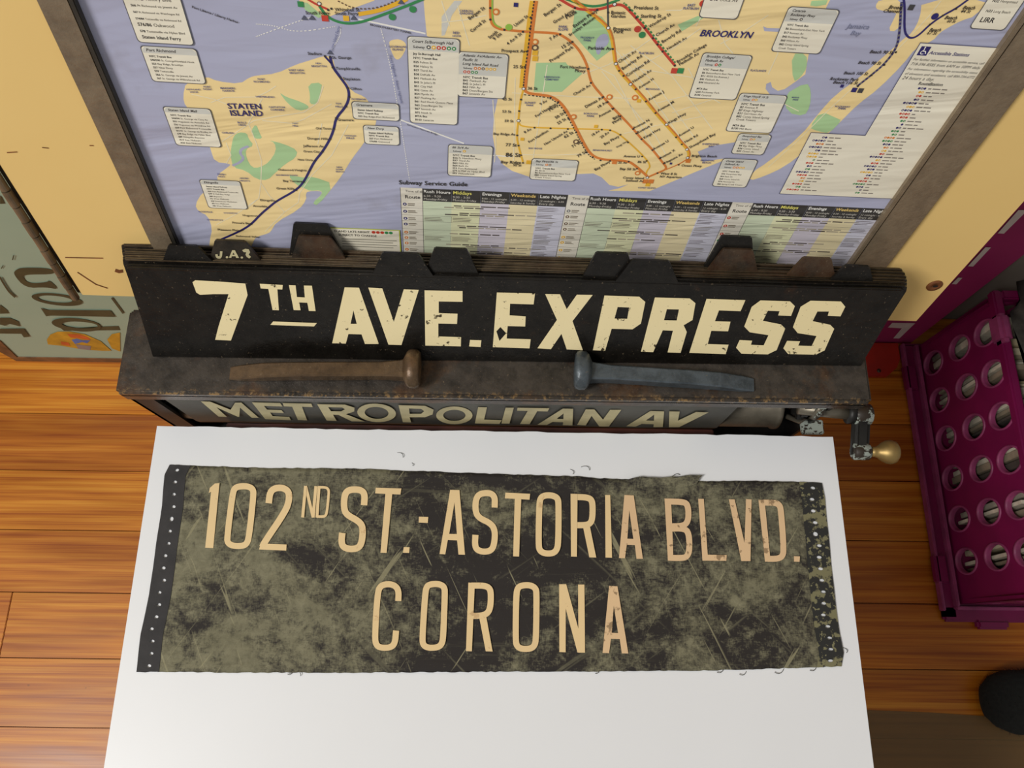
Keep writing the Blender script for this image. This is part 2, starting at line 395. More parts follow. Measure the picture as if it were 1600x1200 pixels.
def coons(s, t_):
    T, B, L, R_ = samp(top_px, s), samp(bot_px, s), samp(lef_px, t_), samp(rig_px, t_)
    P = (top_px[0], top_px[-1], bot_px[0], bot_px[-1])
    return tuple((1-t_)*T[k]+t_*B[k]+(1-s)*L[k]+s*R_[k]-((1-s)*(1-t_)*P[0][k]+s*(1-t_)*P[1][k]+(1-s)*t_*P[2][k]+s*t_*P[3][k]) for k in (0, 1))
def wav(x, y): return .0011+.0004*math.sin(x*31+2*y)*math.sin(y*47+1)+.00025*math.sin(y*140+x*9)
def bpt(s, t_, dz=0):
    px = coons(s, t_); p = onz(px[0], px[1], ZT); jag = 0
    if t_ in (0, 1): jag = random.uniform(-.0004, .0004)
    return Vector((p.x, p.y+jag, ZT+wav(p.x, p.y)+dz))
def sheet(name, s0, s1, mat, ns, nt, thick=.0006, dz=0, lift=False):
    g = [[bpt(s0+(s1-s0)*i/ns, j/nt, dz) for i in range(ns+1)] for j in range(nt+1)]
    vs = [p for r in g for p in r]; fs = []; W = ns+1
    for j in range(nt):
        for i in range(ns): fs.append((j*W+i, (j+1)*W+i, (j+1)*W+i+1, j*W+i+1))
    o = mk(name, vs, fs, mat, bn, True); md = o.modifiers.new('thickness', 'SOLIDIFY'); md.thickness = thick; md.offset = -1; return o
S0, S1 = .030, .975
sheet('cloth', S0, S1, M['banner'], 150, 44)
def strip(name, s0, s1, mat, cells, hr):
    vs, fs = [], []; nt = cells
    for j in range(nt):
        t0, t1 = j/nt, (j+1)/nt; n = 16; ring = []; hole = []
        for k in range(n):
            a = 2*math.pi*(k+.5)/n; cx, cy = math.cos(a), math.sin(a); m_ = max(abs(cx), abs(cy)); ring.append((.5+.5*cx/m_, .5+.5*cy/m_)); hole.append((.5+hr*cx*.8, .5+hr*cy))
        b = len(vs); off = random.uniform(-.08, .08)
        for q in ring: vs.append(bpt(s0+(s1-s0)*q[0], t0+(t1-t0)*q[1], .0003))
        big = 1.5 if (j == 4 and name == 'edge_tape') else 1
        for q in hole: vs.append(bpt(s0+(s1-s0)*(q[0]+off+.0*big), t0+(t1-t0)*(.5+(q[1]-.5)*big), .0003))
        for k in range(n):
            k2 = (k+1) % n; fs.append((b+k2, b+k, b+n+k, b+n+k2))
        for sx in (0, 1):
            for sy in (0, 1):
                c_ = len(vs); vs.append(bpt(s0+(s1-s0)*sx, t0+(t1-t0)*sy, .0003)); best = sorted(range(n), key=lambda k: (ring[k][0]-sx)**2+(ring[k][1]-sy)**2)[:2]; fs.append((c_, b+best[0], b+best[1]))
    return mk(name, vs, fs, mat, bn, False)
strip('edge_tape', 0, S0+.002, M['strip'], 17, .13)
strip('edge_tape', S1-.010, 1, M['strip_worn'], 16, .13)
def cropf(ox, oy, s): return lambda p: (ox+p[0]/s, oy+p[1]/s)
cA, cB, cC = cropf(200, 700, 3.2425), cropf(560, 700, 3.2425), cropf(940, 720, 3.4275)
def tfB(px, py, layer):
    p = onz(px, py, ZT+.002); return Vector((p.x, p.y, ZT+.0020+layer*.00006))
L1, L2 = PB(tfB), PB(tfB)
def P(pb, cf, *loops): pb.mark(); pb.poly([[cf(p) for p in l] for l in loops], (1, 1, 1, 1), len(pb.rec) % 5)
def Rb(pb, cf, pts, wd, sc, closed=False): pb.mark(); pb.rib([cf(p) for p in pts], wd/sc, (1, 1, 1, 1), len(pb.rec) % 5, closed)
def smooth(pts, closed=False, it=2):
    for _ in range(it):
        q = []; n = len(pts)
        rng = range(n if closed else n-1)
        if not closed: q.append(pts[0])
        for i in rng:
            a, b = pts[i], pts[(i+1) % n]; q += [(a[0]*.75+b[0]*.25, a[1]*.75+b[1]*.25), (a[0]*.25+b[0]*.75, a[1]*.25+b[1]*.75)]
        if not closed: q.append(pts[-1])
        pts = q
    return pts
k3 = 3.2425; W = 31
P(L1, cA, [(440, 180), (464, 178), (460, 215), (432, 507), (391, 505), (421, 222), (410, 228), (414, 203)])
Rb(L1, cA, smooth([(530, 230), (543, 200), (575, 193), (612, 195), (634, 210), (636, 240), (613, 455), (600, 488), (575, 497), (532, 496), (506, 482), (502, 455)], True), W, k3, True)
Rb(L1, cA, smooth([(713, 280), (720, 222), (748, 202), (788, 202), (815, 222), (817, 262), (800, 318), (690, 480), (681, 502)]), 33, k3)
P(L1, cA, [(674, 484), (804, 489), (802, 520), (664, 514)]); L1.join(2)
for a, b in (((900, 192), (885, 352)), ((900, 192), (938, 352)), ((952, 193), (938, 352)), ((968, 194), (957, 352))):
    Rb(L1, cA, [a, b], 15, k3)
    if a == (952, 193): L1.join(3)
Rb(L1, cA, smooth([(962, 199), (1004, 199), (1017, 212), (1017, 235), (1008, 325), (1000, 345), (985, 348), (955, 347)]), 13, k3); L1.join(2)
Rb(L1, cA, smooth([(1196, 290), (1200, 235), (1182, 213), (1142, 209), (1110, 217), (1096, 245), (1094, 305), (1107, 338), (1172, 372), (1191, 405), (1185, 480), (1165, 509), (1120, 513), (1088, 500), (1081, 470), (1086, 430)]), 33, k3)
P(L1, cB, [(88, 201), (218, 205), (213, 236), (85, 230)]); P(L1, cB, [(137, 230), (172, 231), (143, 532), (112, 531)]); L1.join(2)
P(L1, cB, [(230, 502), (260, 503), (257, 532), (226, 531)]); P(L1, cB, [(307, 348), (354, 350), (352, 380), (305, 378)])
P(L1, cB, [(465, 212), (512, 213), (540, 541), (507, 540), (500, 468), (453, 466), (440, 539), (411, 537)], [(487, 275), (499, 436), (460, 435)])
Rb(L1, cB, smooth([(690, 302), (692, 252), (675, 231), (645, 227), (610, 235), (595, 262), (592, 312), (606, 352), (672, 382), (693, 420), (688, 490), (672, 520), (635, 527), (600, 516), (590, 490), (593, 440)]), W, k3)
P(L1, cB, [(745, 226), (870, 232), (867, 262), (742, 255)]); P(L1, cB, [(792, 256), (825, 257), (814, 550), (784, 549)]); L1.join(2)
Rb(L1, cB, smooth([(916, 285), (924, 250), (950, 239), (987, 241), (1011, 256), (1014, 290), (1013, 480), (1005, 517), (985, 534), (945, 535), (919, 521), (912, 490)], True), W, k3, True)
P(L1, cB, [(1075, 232), (1110, 233), (1107, 551), (1077, 550)])
Rb(L1, cB, smooth([(1092, 248), (1160, 250), (1183, 264), (1187, 300), (1185, 360), (1174, 383), (1150, 391), (1095, 391)]), W, k3)
P(L1, cB, [(1138, 400), (1172, 393), (1205, 555), (1170, 554)]); L1.join(3)
P(L1, cB, [(1250, 238), (1276, 238), (1285, 556), (1252, 555)])
P(L2, cC, [(122, 183), (172, 185), (221, 525), (187, 525), (178, 452), (135, 450), (125, 522), (93, 521)], [(148, 265), (170, 418), (138, 417)])
P(L2, cC, [(337, 202), (372, 203), (385, 536), (355, 535)])
Rb(L2, cC, smooth([(355, 218), (440, 220), (462, 238), (466, 300), (456, 335), (430, 350), (365, 351)]), 32, 3.4275); Rb(L2, cC, smooth([(365, 363), (440, 362), (467, 385), (471, 480), (456, 515), (430, 521), (370, 520)]), 32, 3.4275); L2.join(3)
P(L2, cC, [(517, 203), (547, 204), (568, 503), (670, 505), (668, 536), (540, 535)])
P(L2, cC, [(681, 206), (712, 207), (765, 440), (773, 205), (803, 207), (797, 537), (748, 537)])
P(L2, cC, [(840, 208), (873, 209), (905, 540), (875, 540)]); Rb(L2, cC, smooth([(857, 224), (928, 224), (952, 236), (961, 265), (976, 480), (967, 514), (940, 525), (890, 525)]), 32, 3.4275); L2.join(2)
P(L2, cC, [(1030, 511), (1062, 512), (1060, 541), (1030, 540)])
Rb(L1, cB, smooth([(202, 775), (204, 722), (185, 696), (150, 688), (113, 697), (97, 732), (83, 960), (90, 998), (112, 1012), (160, 1012), (185, 992), (191, 925)]), W, k3)
Rb(L1, cB, smooth([(338, 740), (346, 700), (370, 689), (412, 689), (436, 705), (438, 740), (430, 960), (421, 998), (395, 1012), (350, 1012), (327, 997), (324, 960)], True), W, k3, True)
P(L1, cB, [(557, 682), (590, 683), (575, 1030), (545, 1029)]); Rb(L1, cB, smooth([(572, 697), (640, 697), (666, 711), (672, 745), (668, 812), (652, 840), (620, 850), (575, 851)]), W, k3); P(L1, cB, [(613, 862), (648, 856), (680, 1031), (645, 1030)]); L1.join(3)
Rb(L1, cB, smooth([(799, 745), (808, 705), (835, 695), (872, 695), (899, 711), (903, 745), (900, 965), (893, 1002), (870, 1018), (825, 1018), (802, 1003), (796, 970)], True), W, k3, True)
P(L1, cB, [(1017, 690), (1050, 690), (1050, 1035), (1018, 1034)]); P(L1, cB, [(1017, 690), (1053, 690), (1147, 1035), (1110, 1036)]); P(L1, cB, [(1113, 692), (1145, 692), (1148, 1037), (1115, 1037)]); L1.join(3)
P(L2, cC, [(40, 670), (85, 672), (143, 1032), (108, 1031), (97, 955), (50, 953), (40, 1030), (5, 1029)], [(65, 775), (88, 922), (55, 921)])
L1.letters(M['tan'], bn); L2.letters(M['tan_worn'], bn, 'worn_letter')
# torn flap and loose threads along the edges
fl = [(975, 752), (985, 749), (998, 746), (1004, 748), (1012, 747), (1030, 748), (1048, 746), (1060, 747), (1072, 744), (1096, 744), (1091, 749), (1088, 757), (1060, 764), (1010, 762)]
fv = [onz(a, b, ZT) for a, b in fl]; n = len(fv)
cen = sum(fv, Vector())/n; vs = [Vector((p.x, p.y, ZT+.0024+(.0022 if fl[i][1] < 750 else 0))) for i, p in enumerate(fv)] + [Vector((cen.x, cen.y, ZT+.0042))]
mk('torn_flap', vs, [(i, (i+1) % n, n) for i in range(n)], M['banner'], bn, True)
for i, (a, b, ln, an) in enumerate([(630, 715, 12, 1.2), (645, 728, 5, .6), (895, 741, 9, .8), (921, 735, 14, 1.5), (1062, 742, 20, 2.6), (470, 1056, 10, 1.0), (450, 1053, 9, -.7), (1120, 1050, 14, -.6), (1210, 1050, 16, -.9), (1265, 1047, 14, -.6), (1155, 1053, 12, -.9), (930, 1052, 9, -.4), (1322, 1020, 10, .9)]):
    pts = []
    for k in range(6):
        q = onz(a+math.cos(an+k*.25)*ln*k/5, b-math.sin(an+k*.25)*ln*k/5, ZT); pts.append((q.x, q.y, ZT+.0008+.0008*math.sin(k)))
    tube('thread', pts, .00028, M['roller_cloth'], bn, 5)

# ------------------------------------------------------------------ bench behind the table
ZB = .64
be = empty('bench', (-.015, .25, 0)); tag(be, 'plain brown wooden bench under the steel roller box', 'bench')
box('seat', -.325, .292, .186, .30, ZB-.03, ZB, M['bench'], be, .002)
for sx in (-.315, .25):
    for sy in (.19, .262): box('leg', sx, sx+.03, sy, sy+.03, 0, ZB-.03, M['bench'], be, .002)

slab_pts = [(-.30, ZB-.001), (.285, ZB-.001), (.285, .79-.083*.285-.004), (-.30, .79+.083*.30-.004)]
bm = bmesh.new(); va_ = [bm.verts.new((a, .2745, b)) for a, b in slab_pts]; vb_ = [bm.verts.new((a, .2925, b)) for a, b in slab_pts]
bm.faces.new(va_); bm.faces.new(vb_[::-1])
for i in range(4): bm.faces.new((va_[i], vb_[i], vb_[(i+1) % 4], va_[(i+1) % 4]))
bm_obj('back_rail', bm, M['bench'], be)

# ------------------------------------------------------------------ roller box
ZTOP = .797
rb = empty('rollsign_box', (-.015, .23, ZB)); tag(rb, 'rusty dark steel roller sign box with crank, wedged behind the white table', 'sign box')
BX0, BX1, BY0, BY1 = -.337, .306, .190, .2675
box('top_plate', BX0, BX1, BY0, BY1, ZTOP-.012, ZTOP, M['boxtop'], rb, .0028)
box('front_lip', BX0+.002, BX1-.002, BY0, BY0+.003, ZTOP-.020, ZTOP-.006, M['steel'], rb, .001)
box('back_plate', BX0+.004, BX1-.012, BY1-.004, BY1-.001, ZB, ZTOP-.01, M['steel'], rb)
box('end_plate', BX0+.002, BX0+.005, BY0+.002, BY1-.002, ZB, ZTOP-.01, M['black'], rb)
box('end_flange', BX0+.002, BX0+.022, BY0+.002, BY0+.005, ZB, ZTOP-.012, M['black'], rb)
box('end_plate', .285, .288, BY0+.006, BY1-.002, ZB, ZTOP-.01, M['black'], rb)
box('base_plate', BX0+.004, .288, BY0+.004, BY1-.002, ZB, ZB+.003, M['black'], rb)
box('front_rail', -.275, .195, .1832, .1900, .690, .7020, M['redrail'], rb, .001)
YC = .1920
def ring_x(x, yc, zc, r, n=28): return [Vector((x, yc+r*math.cos(2*math.pi*k/n), zc+r*math.sin(2*math.pi*k/n))) for k in range(n)]
loft('roller', [ring_x(x, .2200, .706, r) for x, r in ((-.316, .023), (-.3155, .0262), (-.307, .0262), (-.3065, .0272), (.250, .0272), (.2515, .029), (.2555, .029), (.2565, .025))], M['roller'], rb)
# cloth hangs in front of the roller and wraps over it
prof = [(YC+.030, .7562), (YC+.018, .7555), (YC+.008, .768), (YC+.001, .772), (YC, .765), (YC, .75), (YC+.0002, .73), (YC, .71), (YC, .69), (YC+.004, .68), (YC+.014, .676)]
prof = [(YC+.004, .783), (YC+.001, .780), (YC, .775), (YC, .76), (YC, .74), (YC, .72), (YC, .70), (YC+.0015, .69), (YC+.012, .683)]
nx = 40; vs = []; fs = []
for j, (yy, zz) in enumerate(prof):
    for i in range(nx+1):
        x = -.3050+(.1990+.3050)*i/nx; vs.append((x, yy+.0004*math.sin(x*40), zz))
for j in range(len(prof)-1):
    for i in range(nx): fs.append((j*(nx+1)+i, j*(nx+1)+i+1, (j+1)*(nx+1)+i+1, (j+1)*(nx+1)+i))
cl = mk('sign_cloth', vs, fs, M['roller_cloth'], rb, True)
def tfR(px, py, layer):
    d = ray(px, py); p = CP+d*((YC-.0010-layer*.00005)/d.y); return p
LR = PB(tfR); c1, c2, c3, c6 = cropf(170, 340, 3.3333), cropf(550, 340, 3.3333), cropf(900, 340, 2.963), cropf(170, 590, 6.4)
P(LR, c6, [(920, 238), (1012, 240), (1218, 322), (1262, 252), (1325, 250), (1500, 402), (1430, 402), (1312, 300), (1305, 392), (1290, 392), (1075, 296), (1182, 394), (1098, 390)])
P(LR, c1, [(745, 962), (893, 966), (905, 984), (808, 981), (824, 1000), (900, 1003), (912, 1018), (840, 1015), (853, 1034), (940, 1038), (948, 1055), (815, 1050)])
P(LR, c1, [(905, 966), (1055, 969), (1062, 987), (1006, 985), (1033, 1056), (985, 1054), (955, 985), (912, 983)])
P(LR, c1, [(1085, 972), (1230, 974), (1280, 990), (1278, 1010), (1235, 1024), (1333, 1062), (1265, 1061), (1195, 1027), (1167, 1026), (1187, 1059), (1135, 1057)], [(1142, 987), (1215, 989), (1230, 998), (1210, 1009), (1157, 1008)])
P(LR, c2, ell(128, 1017, 101, 48, .06), ell(128, 1017, 62, 31, .06)[::-1])
P(LR, c2, [(242, 977), (380, 980), (425, 1000), (420, 1025), (380, 1040), (300, 1040), (308, 1067), (265, 1066)], [(297, 994), (360, 996), (376, 1008), (360, 1022), (300, 1022)])
P(LR, c2, ell(533, 1030, 95, 46, 0), ell(533, 1030, 58, 29, 0)[::-1])
P(LR, c2, [(657, 987), (703, 988), (688, 1052), (780, 1055), (768, 1075), (640, 1072)])
P(LR, c2, [(800, 990), (843, 990), (820, 1073), (778, 1072)])
P(LR, c2, [(862, 990), (1028, 993), (1018, 1010), (965, 1008), (925, 1076), (875, 1075), (915, 1007), (860, 1005)])
P(LR, c2, [(1098, 995), (1152, 996), (1148, 1082), (1098, 1081), (1100, 1066), (1045, 1064), (1015, 1080), (965, 1079)], [(1102, 1020), (1101, 1049), (1066, 1048)])
P(LR, c3, [(45, 888), (85, 888), (125, 935), (158, 890), (210, 890), (152, 967), (108, 967), (72, 918), (45, 962), (5, 960)])
P(LR, c3, [(345, 895), (408, 897), (402, 970), (358, 970), (360, 957), (305, 955), (275, 968), (232, 966)], [(362, 912), (361, 940), (324, 939)])
P(LR, c3, [(432, 897), (480, 898), (472, 940), (556, 900), (614, 902), (478, 970), (430, 970)])
LR.letters(M['roller_letter'], cl)
# right hand works: gear, spring arm, bracket, shaft and crank
def gear(name, x0, x1, yc, zc, r, teeth, mat):
    rings = []
    for x in (x0, x1): rings.append([Vector((x, yc+(r*(1.12 if (k//2) % 2 else .92))*math.cos(2*math.pi*k/(teeth*4)), zc+(r*(1.12 if (k//2) % 2 else .92))*math.sin(2*math.pi*k/(teeth*4)))) for k in range(teeth*4)])
    return loft(name, rings, mat, rb, False)
gear('gear', .266, .272, .222, .735, .026, 14, M['black']); gear('gear', .275, .280, .205, .752, .014, 10, M['greygreen'])
gear('gear', -.324, -.319, .222, .735, .022, 12, M['black'])
tube('spring_arm', [(.262, .200, .716), (.270, .193, .725), (.277, .192, .742), (.276, .196, .760)], .0028, M['roller'], rb, 8)
box('bracket', .272, .300, .200, .206, .735, .782, M['greygreen'], rb, .001); box('bracket', .279, .300, .186, .200, .700, .706, M['greygreen'], rb, .001)
tube('shaft', [(.262, .2, .745), (.312, .195, .745)], .006, M['roller'], rb, 16)
tube('collar', [(.306, .1955, .745), (.3125, .195, .745)], .0095, M['black'], rb, 18)
cr = mk('crank', *(lambda bm_: ([v.co.copy() for v in bm_.verts], [tuple(v.index for v in f_.verts) for f_ in bm_.faces]))(
    (lambda b_: (b_.verts.index_update(), b_)[1])(box_bm(-.0080, .0080, -.0115, .041, -.006, .006, .0045, 3, lambda c: Vector((.3190+c.x-c.y*.12, .1945-c.y, .745-c.y*.12+c.z))))), M['black'], rb, False)
loft('crank_hub', [ring_x(x, .1945, .745, r, 20) for x, r in ((.311, .008), (.312, .0095), (.3265, .0095), (.3275, .008))], M['greygreen'], cr)
loft('crank_end', [ring_x(x, .1605, .7415, r, 18) for x, r in ((.3085, .0065), (.3095, .0076), (.3225, .0076), (.3235, .0065))], M['greygreen'], cr)
loft('knob', [ring_x(x, .1605, .7415, r, 22) for x, r in ((.3235, .0048), (.328, .0046), (.331, .0055), (.335, .0085), (.339, .0105), (.343, .0110), (.3465, .0098), (.349, .0066), (.350, .002))], M['brass'], cr)

# ------------------------------------------------------------------ sign plates
LEAN = math.radians(26.5); pu = Vector((0, math.sin(LEAN), math.cos(LEAN))); pn = Vector((0, -math.cos(LEAN), math.sin(LEAN)))
def plate_frame(k):
    off = .0031*k + (.0014 if k > 1 else 0); return Vector((0, .2226+off, ZTOP+.0010))
def pl_uv(x, y, k):
    p0 = plate_frame(k); p = onpl(x, y, p0, pn); return (p.x, (p-p0).dot(pu))
def pl_pt(k, u_, v_, h=0): return plate_frame(k)+Vector((u_, 0, 0))+pu*v_+pn*h
TH = .0022
TABS = {0: [(582, 677), (962, 1060)], 1: [(664, 748), (910, 993)], 2: [(255, 332), (1298, 1364)], 3: [(328, 407), (1230, 1305)], 4: [(456, 540), (1106, 1184)], 5: [(452, 538), (1100, 1178)], 6: []}
TABH = {0: .0205, 1: .0235, 2: .0140, 3: .0172, 4: .0200, 5: .0290, 6: 0}
TOPS = [((196, 418), (1415, 452)), ((193, 414), (1420, 447)), ((189, 404), (1420, 441)), ((189, 400), (1420, 436)), ((189, 394), (1419, 431)), ((188, 390), (1417, 426)), ((187, 382), (1413, 421))]
PLAB = ['black steel sign plate with big cream letters, front of the leaning stack', 'black steel sign plate with two blank tabs, directly behind the cream lettered plate',
        'dark steel plate with blistered black tab beside the tab painted with small letters', 'rusty steel sign plate whose tab carries small cream painted letters',
        'rusty steel sign plate with low tabs, in front of its taller tabbed twin', 'dark steel sign plate with the tallest tabs, near the back of the stack', 'plain rusty steel plate without tabs, rearmost of the stack against the map panel']
for k in range(6, -1, -1):
    (tl_, tlv), (tr2, trv) = pl_uv(*TOPS[k][0], k), pl_uv(*TOPS[k][1], k)
    xl, xr = -.3085-.0006*k, .2990+.0004*k
    def ht(u): return tlv+(trv-tlv)*(u-tl_)/(tr2-tl_)
    out = [(xl, 0), (xr, 0), (tr2, trv-.005), (tr2-.001, trv-.001), (tr2-.004, trv)]
    for a, b in sorted(TABS[k], reverse=True):
        ya = TOPS[k][0][1]+(TOPS[k][1][1]-TOPS[k][0][1])*(a-190)/1225; yb = TOPS[k][0][1]+(TOPS[k][1][1]-TOPS[k][0][1])*(b-190)/1225
        ua, ub = pl_uv(a, ya, k)[0], pl_uv(b, yb, k)[0]; sl = (ub-ua)*.20; hh_ = TABH[k]
        out += [(ub, ht(ub)), (ub-sl, ht(ub)+hh_-.001), (ub-sl-.0015, ht(ub)+hh_), (ua+sl+.0015, ht(ua)+hh_), (ua+sl, ht(ua)+hh_-.001), (ua, ht(ua))]
    out += [(tl_+.004, tlv), (tl_+.001, tlv-.001), (tl_, tlv-.005)]
    bm = bmesh.new(); fr = [bm.verts.new(pl_pt(k, a, b, 0)) for a, b in out]; bk = [bm.verts.new(pl_pt(k, a, b, -TH)) for a, b in out]; n = len(out)
    tr_ = tessellate_polygon([[Vector((a, b, 0)) for a, b in out]])
    for q in tr_: bm.faces.new([fr[i] for i in q]); bm.faces.new([bk[i] for i in q][::-1])
    for i in range(n): bm.faces.new((fr[i], fr[(i+1) % n], bk[(i+1) % n], bk[i]))
    o = bm_obj('sign_plate', bm, M['plate'] if k in (0, 1, 2, 5) else M['plate_rust'])
    tag(o, PLAB[k], 'sign', 'steel sign plates leaning in a stack')
    # rolled top edge
    tube('rolled_edge', [pl_pt(k, tl_+.003, tlv-.0010, -TH/2), pl_pt(k, tr2-.003, trv-.0010, -TH/2)], .00128, M['edge_rust'] if k > 1 else M['plate'], o, 10)
    if k == 0:
        s5, s6 = cropf(280, 420, 3.33333), cropf(740, 430, 2.66667)
        LP = PB(lambda a, b, l: pl_pt(0, *pl_uv(a, b, 0), .0004+.00004*l))
        P(LP, s5, [(70, 68), (84, 58), (200, 64), (345, 75), (357, 135), (270, 372), (188, 368), (205, 300), (258, 130), (180, 130), (110, 134), (90, 122)])
        P(LP, s5, [(420, 76), (540, 82), (538, 106), (512, 105), (520, 214), (487, 213), (465, 103), (425, 100)])
        P(LP, s5, [(572, 82), (607, 84), (614, 145), (655, 147), (650, 85), (692, 86), (711, 218), (676, 217), (668, 175), (626, 173), (633, 214), (597, 213)])
        P(LP, s5, [(490, 272), (718, 280), (703, 298), (475, 290)])
        P(LP, s5, [(862, 95), (937, 97), (1040, 390), (968, 390), (950, 340), (882, 338), (868, 388), (797, 386)], [(908, 215), (925, 285), (893, 285)])
        P(LP, s5, [(985, 96), (1058, 100), (1118, 275), (1170, 105), (1248, 108), (1158, 395), (1090, 393)])
        P(LP, s5, [(1278, 110), (1476, 114), (1476, 170), (1352, 168), (1352, 228), (1450, 232), (1447, 285), (1350, 283), (1350, 350), (1468, 354), (1467, 402), (1282, 398)])
        P(LP, s5, [(1515, 368), (1574, 370), (1570, 405), (1510, 402)])
        P(LP, s6, [(97, 70), (256, 74), (250, 120), (152, 117), (150, 165), (217, 170), (215, 212), (142, 210), (138, 262), (238, 265), (233, 303), (80, 298)], [(95, 232), (112, 214), (136, 240), (108, 272)])
        P(LP, s6, [(298, 77), (360, 78), (388, 140), (430, 80), (496, 81), (412, 190), (455, 311), (388, 308), (366, 243), (322, 307), (266, 303), (347, 185)])
        P(LP, s6, [(545, 83), (690, 88), (715, 110), (697, 200), (662, 224), (575, 222), (548, 313), (497, 311)], [(600, 131), (648, 133), (640, 180), (587, 179)])
        P(LP, s6, [(755, 91), (900, 95), (924, 115), (912, 185), (875, 207), (888, 235), (862, 322), (808, 320), (830, 230), (788, 228), (748, 319), (697, 317)], [(805, 140), (855, 141), (846, 187), (793, 186)])
        P(LP, s6, [(970, 97), (1132, 102), (1112, 148), (1022, 145), (1005, 190), (1070, 192), (1060, 232), (990, 230), (975, 285), (1062, 288), (1050, 327), (898, 322)])
        P(LP, s6, [(1195, 103), (1318, 107), (1338, 127), (1322, 168), (1268, 166), (1274, 148), (1226, 146), (1205, 188), (1280, 203), (1298, 220), (1262, 310), (1225, 328), (1115, 325), (1093, 300), (1108, 268), (1160, 271), (1155, 288), (1208, 290), (1228, 248), (1150, 236), (1127, 212), (1158, 130)])
        P(LP, s6, [(1403, 105), (1530, 108), (1548, 130), (1528, 170), (1475, 168), (1480, 150), (1432, 150), (1412, 190), (1485, 205), (1502, 222), (1462, 312), (1425, 330), (1310, 327), (1290, 303), (1306, 272), (1360, 274), (1352, 292), (1408, 294), (1428, 252), (1350, 240), (1330, 215), (1362, 130)])
        LP.letters(M['cream_letter'], o)
    if k == 3:
        LP = PB(lambda a, b, l: pl_pt(3, *pl_uv(a, b, 3), .0004)); s4 = cropf(170, 360, 6.4)
        Rb(LP, s4, smooth([(1078, 235), (1082, 262), (1108, 270), (1122, 258), (1126, 205)]), 24, 6.4)
        P(LP, s4, ell(1183, 265, 13, 11, 0, 12)); P(LP, s4, ell(1332, 268, 13, 11, 0, 12))
        P(LP, s4, [(1235, 195), (1262, 195), (1304, 272), (1275, 272), (1268, 255), (1232, 255), (1226, 272), (1203, 270)], [(1248, 218), (1260, 240), (1238, 240)])
        P(LP, s4, [(1335, 195), (1365, 180), (1400, 185), (1415, 215), (1400, 240), (1425, 262), (1405, 278), (1380, 262), (1368, 240), (1375, 215), (1350, 215)])
        LP.letters(M['roller_letter'], o)

# ------------------------------------------------------------------ two railroad spikes
def spike(pt, ph, mat, label):
    a = onz(*pt, ZTOP+.006); b = onz(*ph, ZTOP+.006); d = Vector((b.x-a.x, b.y-a.y, 0)); L = d.length; d.normalize(); s = Vector((-d.y, d.x, 0)); zz = Vector((0, 0, 1))
    prof = [(0, .0058, .0004, .0028), (.010, .0066, .0002, .0062), (.03, .0066, .0004, .0115), (.055, .0064, .0006, .0135), (L-.022, .0064, .001, .0140), (L-.008, .0074, .001, .0150), (L, .0085, .001, .0165)]
    rings = []
    for x, hw, z0, z1 in prof:
        c_ = min(.0012, (z1-z0)*.3); q = [(-hw, z0+c_), (-hw+c_, z0), (hw-c_, z0), (hw, z0+c_), (hw, z1-c_), (hw-c_, z1), (-hw+c_, z1), (-hw, z1-c_)]
        rings.append([Vector((a.x, a.y, ZTOP-.0002))+d*x+s*u_+zz*v_ for u_, v_ in q])
    o = loft('railroad_spike', rings, mat, None, False); tag(o, label, 'spike', 'railroad spikes on the roller box')
    hr = []
    for x, f_ in ((-.005, .5), (-.002, .86), (.0005, .98), (.005, 1), (.008, .93), (.0092, .8), (.0098, .3)):
        hr.append([Vector((a.x, a.y, ZTOP))+d*(L+x)+s*(.0172*f_*math.cos(2*math.pi*k/20))+zz*(.0125+.0125*f_*math.sin(2*math.pi*k/20)) for k in range(20)])
    loft('head', hr, mat, o)
spike((357, 581), (641, 580), M['spike_rust'], 'rust brown railroad spike lying on the steel box top')
spike((1180, 599), (914, 583), M['spike_blue'], 'blue grey railroad spike lying on the steel box top')

# ------------------------------------------------------------------ hinged panel with metal frame
e1 = ray(682, 1336).normalized(); nl = ray(128, 462).cross(ray(1432, 503)); e2 = nl.cross(e1).normalized()
if e2.x < 0: e2 = -e2
en = e2.cross(e1).normalized()
if en.y > 0: en = -en
Q0 = onz(800, 483, .79)
def PP(a, b, h=0): return Q0+e2*a-e1*b+en*h
def UV(x, y):
    p = onpl(x, y, Q0, en)-Q0; return (p.dot(e2), -p.dot(e1))
def pbox(name, a0, a1, b0, b1, h0, h1, mat, parent, bev=0): return box(name, a0, a1, b0, b1, h0, h1, mat, parent, bev, lambda c: PP(c.x, c.y, c.z))
PT = 1.36; FH = .0035; MT = .66
pa = empty('hinged_panel', tuple(Q0)); tag(pa, 'cream painted hinged panel with metal map frame leaning on the wall', 'panel')
pbox('board', -.3667, .3778, 0, PT, -.022, 0, M['cream'], pa, .001)
for a0, a1 in ((-.2878, -.2695), (.2765, .3078)): pbox('frame_rail', a0, a1, -.0 + .055, MT+.03, 0, FH, M['frame'], pa, .0012)
pbox('frame_rail', -.2695, .2765, MT, MT+.03, 0, FH, M['frame'], pa, .0012)
pbox('frame_rail', -.2695, .2765, .052, .066, 0, FH, M['frame_dark'], pa, .0012)
pbox('inner_lip', -.2695, -.2662, .055, MT, 0, FH+.0016, M['frame_dark'], pa, .0006)
pbox('inner_lip', .2728, .2765, .055, MT, 0, FH+.0012, M['frame'], pa, .0006)
hg = pbox('hinge', -.3725, -.3668, -.002, PT, -.012, -.004, M['frame_dark'], pa, .0008)
bb = -.004
i = 0
